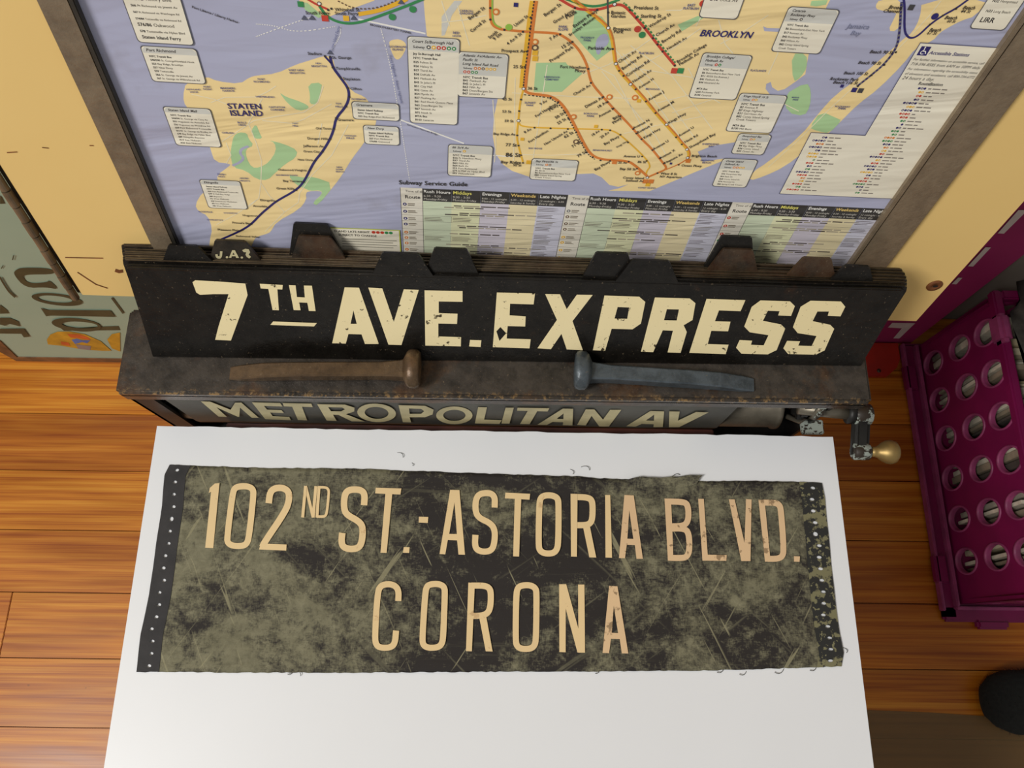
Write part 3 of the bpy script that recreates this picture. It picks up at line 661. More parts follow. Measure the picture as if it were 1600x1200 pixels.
while bb < PT-.02:
    ln = .0158
    c0, c1_ = PP(-.3728, bb+.0006, .0004), PP(-.3728, bb+ln-.0006, .0004)
    kn = tube('knuckle', [c0, c1_], .0034 if i % 2 else .0031, M['hinge'], hg, 14); kn.data.polygons.foreach_set('use_smooth', [False]*len(kn.data.polygons)); bb += ln; i += 1
wu = UV(1460, 446)
ws = [[PP(wu[0]+r*math.cos(2*math.pi*k/24), wu[1]+r*math.sin(2*math.pi*k/24), h) for k in range(24)] for r, h in ((.0068, 0), (.0066, .0009), (.0035, .0012), (.0026, .0004), (.001, .0004))]
wo = loft('screw_washer', ws, M['washer'], pa)
mk('screw_hole', [PP(wu[0]+.0024*math.cos(2*math.pi*k/12)+.0006, wu[1]+.0015*math.sin(2*math.pi*k/12), .0011) for k in range(12)], [tuple(range(12))], M['hole'], wo)
for pts in ([(102, 402), (161, 403)], [(121, 425), (136, 435), (150, 444), (168, 450)], [(180, 422), (186, 424), (192, 423)], [(11, 238), (27, 237)], [(66, 230), (76, 231)], [(140, 227), (146, 227)]):
    pb = PB(lambda a, b, l: PP(*UV(a, b), .0003)); pb.rib(pts, 1.5 if pts[0] != (180, 422) else 5); pb.build('scratch', M['washer'], pa)

# ------------------------------------------------------------------ map
mp_ = empty('transit_map', tuple(PP(0, .07))); tag(mp_, 'large wrinkled transit map with blue water and tan land inside the metal frame', 'map')
LAY = .00005
def tfm(a, b, l): return PP(a, b, .0006+l*LAY)
WATER, LAND, PARK, CREAM, GREY, INK = lin((180, 182, 207)), lin((252, 225, 162)), lin((178, 214, 158)), lin((244, 237, 216)), lin((214, 213, 204)), lin((52, 48, 46))
NAVY, ORANGE, YEL, GREEN, RED, WHITE, BROWN, ROAD = lin((44, 38, 108)), lin((224, 130, 52)), lin((240, 186, 48)), lin((56, 142, 82)), lin((206, 68, 50)), lin((245, 243, 236)), lin((110, 84, 60)), lin((246, 236, 204))
BLUEG, SOFT = lin((80, 86, 140)), lin((120, 108, 90))
def new(): return PB(tfm)
def U(pts, cf=None): return [UV(*(cf(p) if cf else p)) for p in pts]
pb = new(); pb.poly([(-.2662, .060), (.2728, .060), (.2728, MT), (-.2662, MT)], WATER, 0); pb.build('paper', M['map'], mp_)
k7, q2, q3, q4, q5, q6, q8 = cropf(280, 120, 4.614), cropf(400, 0, 4), cropf(800, 0, 4), cropf(1200, 0, 4), cropf(1080, 0, 6.154), cropf(1340, 0, 6.154), cropf(780, 120, 5)
q700, q880 = cropf(700, 0, 8), cropf(880, 0, 7.273)
def area_(name, pts, col, layer, cf=None, sm=1):
    p = U(smooth(list(pts), True, sm) if sm else pts, cf); b = new(); b.poly(p, col, layer); return b.build(name, M['map'], mp_)
SI = [(291, 127), (322, 118), (340, 126), (375, 130), (390, 120), (400, 117), (432, 114), (462, 100), (485, 93), (507, 86), (520, 88), (525, 110), (540, 125), (550, 142), (570, 150), (576, 158), (584, 172), (590, 188), (578, 208), (567, 225), (550, 247), (535, 272), (524, 287), (497, 320), (488, 316), (504, 302), (501, 297), (481, 298), (478, 302), (479, 311), (468, 326), (432, 346), (424, 360), (419, 364), (401, 369), (396, 376), (385, 405), (325, 405), (328, 375), (332, 356), (325, 336), (310, 329), (305, 319), (316, 300), (340, 285), (340, 272), (358, 259), (361, 255), (336, 252), (330, 235), (320, 200), (290, 165), (286, 150)]
area_('land', SI, LAND, 1)
area_('land', [(607, 66), (612, 61), (625, 60), (634, 66), (635, 74), (628, 88), (621, 93), (615, 88)], LAND, 1)
BK = [UV(662, 0), UV(664, 25), UV(667, 55), UV(700, 72), UV(740, 95), UV(772, 125), UV(778, 152), UV(772, 180), UV(770, 212), UV(775, 240), UV(786, 256), UV(800, 266), UV(832, 277), UV(870, 277), UV(900, 271), UV(927, 270), UV(940, 276), UV(952, 288), UV(966, 291), UV(982, 287), UV(968, 293), UV(950, 297), UV(1014, 298), UV(1050, 283), UV(1100, 262), UV(1140, 246), UV(1128, 247), UV(1098, 252), UV(1092, 240), UV(1090, 236), UV(1112, 227), UV(1150, 221), UV(1180, 222), UV(1203, 207), UV(1213, 190), UV(1223, 165), UV(1218, 148), UV(1203, 147), UV(1196, 138), UV(1197, 130), UV(1204, 127), UV(1206, 135), UV(1215, 141), UV(1226, 138), UV(1242, 127), UV(1258, 115), UV(1261, 95), UV(1268, 60), UV(1290, 12), UV(1296, 0)]
e = BK[-1]; s0 = BK[0]
BK += [(e[0]+.01, e[1]+.05), (e[0]+.03, .45), (.27, .50), (.27, .62), (-.05, .62), (s0[0]-.02, .42), (s0[0]+.01, s0[1]+.05)]
b = new(); b.poly(BK, LAND, 1); b.build('land', M['map'], mp_)
m0 = UV(468, 0); m1 = UV(585, 0)
b = new(); b.poly([m0, UV(472, 5), UV(488, 15), UV(500, 22), UV(510, 27), UV(522, 22), UV(560, 9), m1, (m1[0]+.03, .44), (m0[0]+.04, .62), (m0[0]-.02, .62)], LAND, 1); b.build('land', M['map'], mp_)
b = new(); b.poly([(-.2662, .30), (-.24, .33), (-.20, .34), (-.17, .45), (-.16, .62), (-.2662, .62)], LAND, 1); b.build('land', M['map'], mp_)
RK = [(1175, 268), (1200, 252), (1250, 212), (1282, 172), (1305, 147), (1340, 122), (1375, 92), (1400, 70), (1412, 59), (1425, 50), (1437, 27), (1440, 0), (1545, -4), (1524, 24), (1502, 31), (1481, 42), (1468, 50), (1457, 63), (1431, 73), (1410, 100), (1372, 138), (1340, 162), (1315, 187), (1295, 207), (1262, 232), (1225, 260), (1195, 274), (1170, 282)]
area_('land', RK, LAND, 1)
area_('land', [(1374, -2), (1410, -2), (1409, 30), (1400, 48), (1387, 47), (1397, 27), (1401, 18), (1371, 15), (1367, 8)], LAND, 1)
area_('park', [(395, 420), (430, 395), (490, 400), (500, 440), (540, 490), (480, 515), (485, 580), (525, 650), (580, 650), (650, 610), (700, 530), (690, 470), (640, 450), (760, 480), (855, 525), (840, 580), (770, 620), (690, 690), (640, 740), (560, 735), (480, 670), (390, 650), (370, 560), (380, 480)], PARK, 2, k7)
area_('park', [(520, 380), (555, 333), (580, 400), (602, 442), (540, 440)], PARK, 2, k7)
area_('park', [(928, 45), (1032, 35), (1020, 110), (990, 195), (940, 190), (945, 130)], PARK, 2, k7); area_('park', [(718, 103), (770, 140), (850, 165), (930, 200), (935, 225), (860, 242), (790, 195)], PARK, 2, k7)
area_('park', [(780, 700), (860, 715), (900, 722), (960, 712), (1122, 770), (1000, 925), (958, 905), (1035, 840), (1020, 812), (940, 818), (910, 800), (850, 780)], PARK, 2, k7)
area_('park', [(95, 700), (130, 385), (400, 388), (560, 385), (560, 385)][:0] or [(135, 570), (150, 388), (335, 385), (345, 400), (440, 455), (310, 570)], PARK, 2, q3, 0)
area_('park', [(375, 200), (392, 60), (440, 62), (560, 100), (615, 170), (630, 300), (530, 375), (460, 300)], PARK, 2, q3, 0)
area_('park', [(1035, 150), (1160, 95), (1200, 105), (1080, 180), (1060, 190)], PARK, 2, q3, 0)
area_('park', [(145, 330), (240, 330), (242, 420), (200, 480), (155, 510)], PARK, 2, q4); area_('park', [(95, 590), (240, 508), (268, 560), (262, 660), (225, 722), (120, 700)], PARK, 2, q4)
area_('park', [(255, 795), (330, 690), (430, 735), (460, 748), (380, 830), (310, 815)], PARK, 2, q4); area_('park', [(270, 0), (372, -5), (360, 25), (300, 35), (262, 30)], PARK, 2, q4, 0)
area_('park', [(468, 2), (480, 3), (505, 24), (498, 27), (478, 15)], PARK, 2, None, 0)
area_('lake', [(520, 250), (560, 205), (600, 210), (605, 270), (560, 300), (545, 340), (525, 330)], WATER, 3, q3)
b = new(); b.rib(U(smooth([(385, 635), (440, 612), (468, 580), (440, 550), (447, 515), (500, 495)]), k7), .0018, WATER, 3); b.build('creek', M['map'], mp_)
b = new(); b.poly(U([(690, 245), (725, 262), (850, 265), (845, 300), (700, 292)], q5), WATER, 3); b.build('creek', M['map'], mp_); b = new(); b.poly(U([(1160, 100), (1240, 0), (1290, 0), (1225, 90), (1180, 215), (1160, 220)], q2), GREY, 2); b.build('creek', M['map'], mp_)
rd = new()
for pts, cf in (([(230, 180), (330, 142), (560, 140), (640, 100), (700, 60)], k7), ([(600, 150), (500, 330), (560, 480), (595, 600), (590, 760), (575, 870), (480, 950)], k7), ([(310, 460), (420, 390), (540, 310), (700, 280), (900, 250), (1000, 180), (1040, 60)], k7), ([(90, 120), (250, 155), (340, 190)], k7), ([(590, 760), (650, 850), (760, 970)], k7),
    ([(1220, 340), (1100, 560), (960, 700), (870, 830), (860, 900), (760, 970), (620, 1110)], k7), ([(600, 310), (820, 330), (900, 300), (1100, 190)], k7), ([(340, 620), (375, 560), (340, 470)], k7), ([(270, 1060), (420, 980), (560, 880)], k7), ([(1030, 330), (1000, 480)], k7),
    ([(0, 575), (150, 585), (420, 600), (760, 610)], q3), ([(220, 400), (130, 1000)], q3), ([(20, 480), (10, 1000)], q3), ([(470, 380), (640, 470), (870, 900), (950, 1000)], q3), ([(560, 440), (900, 850), (960, 960)], q3), ([(640, 300), (760, 440), (1000, 780), (1110, 940)], q3), ([(690, 330), (900, 520), (1150, 870)], q3), ([(740, 280), (1000, 470), (1250, 800)], q3),
    ([(440, 460), (600, 400), (780, 300), (950, 180)], q3), ([(700, 460), (1000, 300), (1180, 170)], q3), ([(760, 420), (1130, 480)], q3), ([(1100, 420), (1170, 560), (1300, 640)], q3), ([(1290, 120), (1330, 270), (1380, 330)], q3), ([(1300, 270), (1450, 190), (1600, 90)], q3), ([(900, 640), (1100, 590), (1170, 560)], q3), ([(0, 960), (250, 965), (500, 955)], q3), ([(700, 830), (900, 780), (1200, 720)], q3), ([(1000, 700), (1180, 640), (1330, 590)], q3), ([(1150, 160), (1200, 60), (1250, -20)], q3), ([(960, 60), (1050, 60), (1140, 10)], q3),
    ([(0, 460), (60, 330), (60, 200)], q4), ([(0, 1040), (200, 860), (400, 660), (600, 480)], q4), ([(640, 470), (860, 250), (1000, 100), (1080, 0)], q4), ([(90, 640), (190, 690)], q4), ([(1160, 0), (1210, 160)], q2), ([(1260, 30), (1335, 280)], q2), ([(1160, 135), (1300, 120), (1440, 90)], q2), ([(1480, 620), (1500, 900), (1490, 1010)], q2)):
    rd.rib(U(pts, cf), .00055, ROAD, 3)
for pts in ([(0, 145), (120, 155), (250, 200), (500, 160)], [(0, 225), (200, 150), (350, 100)], [(780, 170), (840, 400), (900, 740), (960, 1120)], [(530, 160), (530, 220), (470, 310)]):
    q = smooth(pts, False, 3)
    for j in range(0, len(q)-1): 
        a, b_ = U([q[j], q[j+1]], q2); a = Vector(a); b_ = Vector(b_); n_ = max(1, int((b_-a).length/.0016))
        for s in range(n_): rd.rib([a+(b_-a)*(s/n_), a+(b_-a)*((s+.55)/n_)], .0006, WHITE, 3)
rd.rib(U([(640, 115), (1060, 205)], q2), .0011, WHITE, 3); rd.rib(U([(905, 745), (1300, 892)], q2), .0011, WHITE, 3); rd.rib(U([(1470, 965), (1600, 975)], q2), .0009, WHITE, 3)
tag(rd.build('roads', M['map'], mp_), kind='stuff')
def route(pts, wpx, col, layer=4, cf=None, sm=2, dash=None):
    q = U(smooth(list(pts), False, sm), cf); b = new(); wd = wpx*.00042
    if not dash: b.rib(q, wd, col, layer)
    else:
        d = 0
        for j in range(len(q)-1):
            a, c = Vector(q[j]), Vector(q[j+1]); n_ = max(1, round((c-a).length/dash))
            for s in range(n_): b.rib([a+(c-a)*(s/n_), a+(c-a)*((s+.55)/n_)], wd, col, layer)
    return b.build('route_line', M['map'], mp_)
SIR = [(516, 88), (520, 104), (532, 120), (544, 136), (546, 150), (541, 165), (525, 183), (522, 200), (516, 216), (504, 236), (492, 250), (484, 265), (475, 283), (463, 296), (432, 313), (420, 323), (408, 333), (393, 349), (379, 358), (364, 365), (336, 377)]
route(SIR, 4, NAVY); route([(507, 86), (518, 98)], 3, NAVY, 4)
V4 = [(835, 0), (832, 20), (829, 44), (825, 80), (820, 112), (818, 136)]
route([(x-4, y) for x, y in V4], 5.5, YEL, 4); route([(x+2.5, y) for x, y in V4], 5.5, ORANGE, 4); route([(x-.5, y) for x, y in V4], 2, INK, 6, None, 1, .0022)
DL = [(819, 136), (820, 145), (845, 148), (860, 150), (875, 160), (887, 177), (900, 202), (910, 222), (920, 239), (932, 247), (950, 250), (980, 251), (992, 259), (1010, 275)]
route([(x+1, y-1) for x, y in DL], 4.5, ORANGE, 5); route([(x-1.5, y+1.5) for x, y in DL[1:10]], 1.8, INK, 6, None, 1, .0022)
route([(818, 138), (813, 155), (810, 185), (807, 212), (810, 227), (817, 252)], 3, YEL, 4); route([(810, 190), (815, 197), (860, 199), (940, 201), (955, 202), (970, 210), (1005, 242), (1017, 258), (1010, 266), (1009, 274)], 2.6, YEL, 4)
route([(766, -6), (766, 29), (770, 39), (780, 44), (787, 45), (817, 48), (862, 50), (875, 52), (894, 65), (907, 80), (917, 100), (920, 115), (924, 129), (942, 150), (957, 167), (970, 180), (989, 200), (1002, 216), (1019, 232), (1036, 254), (1041, 260), (1039, 264), (1027, 269), (1011, 276)], 3.6, ORANGE, 5)
route([(769, -6), (769, 29), (774, 38), (783, 42)], 2.2, lin((150, 196, 72)), 6)
QL = [(893, -4), (920, 17), (940, 32), (952, 45), (957, 62), (960, 87), (962, 100), (972, 115), (986, 130), (1010, 157), (1024, 175), (1041, 194), (1057, 212), (1065, 222), (1074, 232), (1077, 240), (1074, 247)]
route(QL, 5.5, YEL, 4); route([(x+1.5, y-.5) for x, y in QL], 2.2, ORANGE, 6); route([(1074, 247), (1060, 256), (1027, 269)], 2, ORANGE, 4)
R2 = [(872, -4), (897, 11), (912, 14), (935, 14), (960, 6), (972, 6), (982, 14), (1007, 42), (1030, 72), (1054, 101)]
route(R2, 3.8, RED, 5); route([(878, -5), (917, 9), (940, 8), (968, -2)], 3.5, GREEN, 4); route([(974, 3), (984, 11), (1010, 40), (1033, 70), (1056, 98)], 2.4, GREEN, 6, None, 1, .0028)
route([(949, -5), (950, 41)], 2.4, lin((80, 80, 78)), 6, None, 0)
route([(499, 8), (510, 24), (527, 33), (547, 36), (570, 32), (600, 21), (630, 10), (662, -3)], 3.8, GREEN, 5); route([(560, 21), (590, 16), (612, 8), (636, -3)], 6, YEL, 4); route([(528, 0), (550, 11), (575, 13), (600, 8), (622, -2)], 1.8, BROWN, 6, None, 1, .0026); route([(480, -3), (495, 6), (512, 13)], 3, RED, 5)
route([(1411, -5), (1413, 11), (1412, 47), (1418, 57), (1426, 58.5), (1437, 52), (1452, 37), (1472, 23), (1493, 12), (1512, -2)], 3, NAVY, 5); route([(1408, 2), (1407, 13), (1405, 49), (1400, 75), (1381, 99), (1361, 116), (1338, 134)], 3.6, lin((120, 118, 120)), 4); route([(1408, 2), (1407, 13), (1405, 49), (1400, 75), (1381, 99), (1361, 116), (1338, 134)], 2.6, NAVY, 6, None, 1, .0030)
# station dots and route bullets
dots = new()
def dot(x, y, r=1.7, col=INK, l=8): dots.poly(ell(*UV(x, y), r*.00042, r*.00042, 0, 12), col, l)
for p in SIR[1:-1]: dot(*p)
for p in [(829, 26), (828, 43), (823, 79), (820, 103), (814, 154), (811, 172), (808, 210), (810, 226), (814, 241), (817, 253), (860, 151), (872, 158), (882, 174), (888, 184), (900, 205), (909, 222), (916, 236), (926, 244), (938, 249), (953, 250), (982, 251), (995, 262), (835, 198), (860, 199), (887, 200), (940, 201), (953, 202), (969, 209), (981, 221), (1003, 243), (1010, 250), (766, 11), (766, 29), (788, 45), (817, 48), (875, 52), (894, 64), (919, 106), (923, 128), (942, 150), (949, 158), (958, 168), (969, 180), (989, 200), (994, 207), (1002, 216), (1019, 233), (1031, 246), (1037, 254), (1027, 269), (1060, 256), (898, 11), (933, 14), (950, 18), (984, 14), (994, 26), (1007, 42), (1020, 58), (1027, 68), (1035, 79), (1054, 101), (957, 75), (967, 109), (974, 117), (993, 138), (1009, 157), (1024, 175), (1056, 213), (1065, 224), (1407, 12), (1452, 37), (1472, 23), (1493, 12), (1399, 80), (1381, 100), (1361, 116), (1340, 133), (508, 86), (516, 87), (513, 14), (518, 12)]: dot(*p)
for p in [(810, 187), (960, 5), (962, 98), (985, 130), (1041, 193), (1073, 232), (1074, 245), (1011, 276), (499, 4), (818, 137), (950, 42)]: dot(*p, 2.9, INK, 8); dot(*p, 2.0, WHITE, 9)
for x, y, c in [(996, 44, RED), (1003, 53, GREEN), (775, 17, ORANGE), (795, 41, lin((150, 196, 72))), (836, 64, ORANGE), (836, 73, BROWN), (952, 150, ORANGE), (992, 151, ORANGE), (896, 181, ORANGE), (900, 220, BROWN), (996, 269, ORANGE), (645, 13, GREEN), (613, 25, GREEN), (1460, 24, NAVY), (1098, 4, RED)]:
    dot(x, y, 5, c, 8); dot(x, y, 2.6 if c in (ORANGE, BROWN) else .01, LAND, 9)
for x, y, c, s in [(836, 81, YEL, 4), (836, 90, YEL, 4), (998, 156, YEL, 3), (931, 196, YEL, 3), (816, 216, YEL, 3), (826, 252, YEL, 4), (960, 252, ORANGE, 4), (1008, 282, ORANGE, 4.5), (1017, 282, ORANGE, 4.5), (1012, 287, YEL, 4), (1075, 250, ORANGE, 4), (1053, 109, RED, 4.5), (1063, 109, GREEN, 4.5), (508, 27, RED, 4.5), (541, 27, YEL, 4), (470, 5, GREEN, 4), (1334, 139, NAVY, 4), (1344, 140, lin((70, 70, 72)), 4), (1315, 133, NAVY, 2.5), (1423, 10, lin((70, 70, 72)), 4), (806, 6, NAVY, 3), (1048, 254, NAVY, 2)]:
    a = UV(x, y); h = s*.00042; dots.poly([(a[0]-h, a[1]-h), (a[0]+h, a[1]-h), (a[0]+h, a[1]+h), (a[0]-h, a[1]+h)], c, 8)
for x, y in ((476, 27), (488, 27), (553, 27), (516, 81), (627, 2)):
    a = UV(x, y); dots.poly([(a[0]-.002, a[1]-.001), (a[0]+.002, a[1]-.001), (a[0], a[1]+.002)], lin((88, 92, 110)), 8)
tag(dots.build('station_marks', M['map'], mp_), kind='stuff')
# place and station names (baseline start and end, in photo pixels)
tx = new()
def T(s, a, b, cf=None, col=INK, bold=False, ital=False, mx=None):
    text_fit(tx, s, Vector(UV(*(cf(a) if cf else a))), Vector(UV(*(cf(b) if cf else b))), col, 10, bold, ital, mx)
T('STATEN', (355, 222), (602, 226), k7, NAVY, True); T('ISLAND', (372, 272), (611, 276), k7, NAVY, True); T('BROOKLYN', (1166, 218), (1492, 232), q3, NAVY, True, True)
for s, a, b in [('Stadium', (325, 335), (415, 338)), ('St. George', (478, 360), (596, 362)), ('Tompkinsville', (500, 428), (652, 432)), ('Stapleton', (545, 493), (652, 497)), ('Clifton', (590, 554), (662, 557)), ('Grasmere', (512, 748), (612, 751)), ('Old Town', (375, 802), (475, 804)), ('Dongan Hills', (322, 864), (452, 868)), ('Jefferson Av', (298, 912), (425, 915)), ('Grant City', (298, 945), (400, 948)), ('New Dorp', (262, 996), (358, 999)), ('Oakwood Heights', (140, 1060), (318, 1064)), ('Bay Terrace', (170, 1130), (290, 1133)), ('Great Kills', (130, 1177), (242, 1180)), ('South Ferry', (312, 82), (462, 85)), ('Whitehall St', (495, 62), (648, 64)), ('South Ferry', (495, 85), (642, 88))]: T(s, a, b, q2, INK, True)
for s, a, b in [('NEW', (373, 393), (410, 394)), ('BRIGHTON', (348, 412), (443, 413)), ('WEST NEW', (206, 437), (302, 438)), ('BRIGHTON', (212, 454), (306, 455)), ('GOVERNORS', (830, 290), (942, 292)), ('ISLAND', (852, 308), (922, 310)), ('RED', (1230, 205), (1272, 206)), ('HOOK', (1228, 223), (1282, 224)), ('CARROLL', (1272, 66), (1358, 68)), ('GARDENS', (1272, 82), (1358, 84)), ('FOX', (500, 645), (535, 646)), ('HILLS', (497, 664), (545, 665)), ('DONGAN', (555, 845), (627, 847)), ('HILLS', (565, 861), (615, 862)), ('CASTLETON', (82, 667), (184, 669)), ('CORNERS', (92, 684), (180, 686)), ('TODT', (228, 768), (266, 769)), ('HILL', (230, 783), (266, 784)), ('NEW', (503, 1042), (540, 1043)), ('DORP', (500, 1056), (545, 1057)), ('BEACH', (500, 1070), (552, 1071)), ('ROSEBANK', (598, 617), (690, 620)), ('WESTERLEIGH', (0, 602), (118, 605))]: T(s, a, b, q2, BLUEG, True)
T('Subway Service Guide', (893, 1145), (1322, 1158), q2, INK, True, False, .0062); T('BROOKLYN-BATTERY TUNNEL', (712, 152), (970, 205), q2, INK, True); T('Verrazano-Narrows Bridge', (940, 775), (1135, 840), q2, INK)
T('Staten Island Ferry', (478, 318), (528, 160), q2, lin((96, 104, 150))); T('Ferry Highlands - Atlantic Highlands', (832, 340), (905, 640), q2, lin((96, 104, 150)))
for s, a, b in [('HOWLAND', (55, 88), (158, 90)), ('HOOK', (82, 107), (142, 108)), ('MARINERS', (300, 80), (407, 82)), ('HARBOR', (315, 99), (402, 100)), ('PORT', (178, 70), (232, 71)), ('IVORY', (176, 88), (240, 89)), ('CHELSEA', (310, 400), (397, 403)), ('BULLS', (423, 328), (487, 329)), ('HEAD', (430, 345), (485, 346)), ('ARDEN', (438, 728), (502, 730)), ('HEIGHTS', (438, 746), (512, 748)), ('FRESH', (278, 700), (337, 702)), ('KILLS', (285, 716), (332, 717)), ('ROSSVILLE', (143, 970), (242, 973)), ('CHARLESTON', (202, 1027), (318, 1030)), ('WOODROW', (323, 978), (422, 980)), ('RICHMONDTOWN', (700, 705), (855, 708)), ('PORT', (568, 15), (622, 16)), ('RICHMOND', (540, 33), (655, 35))]: T(s, a, b, k7, BLUEG, True)
for s, a, b in [('Eltingville', (585, 888), (692, 892)), ('Annadale', (535, 930), (637, 934)), ('Huguenot', (460, 997), (567, 1001)), ("Prince's Bay", (385, 1050), (520, 1057)), ('Pleasant Plains', (280, 1101), (452, 1107)), ('Richmond Valley', (410, 1146), (582, 1153))]: T(s, a, b, k7, INK, True)
for s, a, b in [('Church Av', (388, 592), (492, 530)), ('Ditmas Av', (460, 670), (572, 606)), ('18 Av', (537, 672), (594, 636)), ('Avenue I', (545, 728), (632, 680)), ('Bay', (637, 745), (672, 718)), ('Pkwy', (633, 770), (684, 735)), ('Avenue N', (760, 800), (860, 748)), ('Avenue P', (785, 830), (882, 774)), ('Kings Hwy', (825, 862), (927, 802)), ('Avenue U', (885, 932), (980, 877)), ('Avenue X', (925, 988), (1020, 936)), ('Neptune Av', (955, 1018), (1067, 960)), ('Church Av', (668, 388), (777, 318)), ('Beverley Rd', (690, 432), (814, 347)), ('Cortelyou Rd', (718, 474), (860, 378)), ('Newkirk Av', (757, 512), (872, 437)), ('Avenue H', (795, 548), (887, 490)), ('Avenue J', (855, 624), (950, 570)), ('Avenue M', (912, 692), (1014, 634)), ('Kings Hwy', (978, 768), (1087, 707)), ('Avenue U', (1045, 848), (1137, 792)), ('Neck Rd', (1080, 888), (1162, 842)), ('Sheepshead Bay', (1110, 922), (1272, 834)), ('Brighton Beach', (1118, 974), (1277, 978)), ('Ocean Pkwy', (1055, 1034), (1182, 1038)), ('West 8 St', (925, 1084), (1027, 1088)), ('NY Aquarium', (920, 1103), (1057, 1108)), ('Coney Island', (690, 1110), (822, 1114)), ('Stillwell Av', (708, 1128), (820, 1132)), ('Bay 50 St', (670, 1055), (770, 1059)), ('25 Av', (660, 1015), (717, 1017)), ('86 St', (782, 1012), (834, 1014)), ('Avenue U', (695, 976), (797, 979)), ('Fort Hamilton', (150, 728), (277, 647)), ('Pkwy', (235, 690), (290, 655)), ('9 Av', (178, 652), (220, 628)), ('50 St', (275, 738), (325, 706)), ('55 St', (288, 772), (338, 742)), ('62 St', (330, 858), (385, 826)), ('71 St', (378, 918), (430, 888)), ('79 St', (412, 978), (465, 948)), ('New Utrecht Av', (205, 903), (348, 817)), ('Fort Hamilton', (107, 888), (228, 814)), ('8 Av', (80, 828), (122, 804)), ('Bay Pkwy', (578, 902), (670, 850)), ('Kings Hwy', (655, 918), (724, 878)), ('20 Av', (557, 860), (607, 824)), ('18 Av', (500, 847), (548, 815)), ('Bay Pkwy', (520, 1062), (612, 1008)), ('President St', (758, 50), (912, 54)), ('Sterling St', (800, 104), (930, 102)), ('Winthrop St', (860, 168), (992, 86)), ('Church Av', (902, 222), (1017, 152)), ('Beverly Rd', (938, 264), (1057, 190)), ('Newkirk Av', (970, 307), (1092, 234)), ('Brooklyn College', (1032, 388), (1217, 277)), ('Flatbush Av', (1045, 404), (1168, 332)), ('Prospect', (628, 182), (740, 185)), ('Park', (632, 200), (692, 202)), ('Botanic', (615, 80), (707, 83)), ('Garden', (615, 102), (707, 105)), ('Parkside Av', (472, 302), (618, 306)), ('Fort Hamilton', (298, 418), (462, 424)), ('Pkwy', (390, 443), (457, 446)), ('15 St', (312, 302), (372, 266)), ('Prospect Park', (240, 384), (384, 292)), ('7 Av', (240, 248), (288, 216)), ('Grand Army', (262, 142), (388, 62)), ('Plaza', (340, 114), (404, 72)), ('Eastern Pkwy', (387, 168), (532, 66)), ('Brooklyn Museum', (360, 220), (522, 106)), ('Bergen St', (205, 98), (308, 26)), ('25 St', (6, 418), (70, 421)), ('36 St', (95, 553), (157, 556)), ('45 St', (-62, 620), (-2, 622)), ('53 St', (-62, 697), (-6, 699)), ('59 St', (-48, 756), (8, 758)), ('77 St', (-42, 907), (28, 910)), ('86 St', (-42, 972), (52, 975)), ('Bay Ridge', (-72, 1014), (55, 1018)), ('95 St', (5, 1032), (57, 1034)), ('Bay Ridge Av', (-118, 836), (20, 841)), ('Prospect Av', (-68, 318), (82, 323)), ('Union St', (20, 162), (102, 98)), ('4 Av-9 St', (-25, 276), (62, 208))]: T(s, a, b, q3, INK, True)
for s, a, b in [('BOROUGH', (446, 707), (533, 710)), ('PARK', (465, 723), (512, 725)), ('SUNSET', (78, 640), (147, 642)), ('PARK', (88, 656), (133, 657)), ('BENSONHURST', (503, 936), (623, 940)), ('BAY RIDGE', (102, 924), (187, 927)), ('FLATBUSH', (790, 330), (884, 333)), ('MIDWOOD', (832, 554), (920, 557)), ('FLATLANDS', (1485, 438), (1584, 442)), ('EAST', (1093, 32), (1142, 33)), ('FLATBUSH', (1066, 51), (1164, 54)), ('PARK', (290, 166), (344, 167)), ('SLOPE', (286, 183), (348, 185)), ('PROSPECT', (426, 233), (512, 236)), ('PARK', (445, 250), (492, 252)), ('GREENWOOD', (198, 478), (298, 481)), ('CEMETERY', (205, 494), (290, 497)), ('CONEY ISLAND', (785, 1170), (895, 1173)), ('BRIGHTON', (1175, 1000), (1260, 1003)), ('BEACH', (1185, 1014), (1240, 1016)), ('SHEEPSHEAD', (1185, 898), (1290, 900)), ('BAY', (1225, 912), (1258, 913))]: T(s, a, b, q3, BLUEG, True)
for s, a, b in [('Bergen St', (268, 238), (465, 95)), ('Carroll St', (295, 395), (475, 252)), ('Smith', (520, 475), (625, 392)), ('9 Sts', (580, 495), (675, 415))]: T(s, a, b, q700, INK, True)
for s, a, b in [('Beach 90 St', (628, 325), (772, 331)), ('Beach 98 St', (556, 392), (697, 398)), ('Beach 105 St', (466, 457), (616, 463)), ('Rockaway Park', (380, 493), (557, 500)), ('Beach 116 St', (400, 515), (552, 521)), ('Beach', (1000, 188), (1072, 190)), ('67 St', (985, 207), (1045, 209)), ('Beach', (1095, 112), (1172, 115)), ('60 St', (1110, 133), (1162, 135)), ('Beach', (1208, 50), (1284, 53)), ('44 St', (1195, 72), (1255, 74)), ('Broad', (745, 48), (825, 51)), ('Channel', (712, 70), (812, 74))]: T(s, a, b, q4, INK, True, True)
T('Jamaica', (485, 170), (622, 176), q4, lin((124, 130, 158)), False, True); T('Bay', (505, 212), (567, 215), q4, lin((124, 130, 158)), False, True); T('ROCKAWAY', (413, 662), (508, 666), q4, BLUEG, True); T('PARK', (432, 676), (482, 678), q4, BLUEG, True); T('MARINE', (145, 605), (190, 607), q4, BLUEG, True); T('PARK', (150, 620), (185, 622), q4, BLUEG, True); T('Port Liberte / Liberty Harbor', (1200, 42), (1490, 140), cropf(0, 0, 4), INK, True)
tag(tx.build('place_names', M['map'], mp_), kind='stuff')
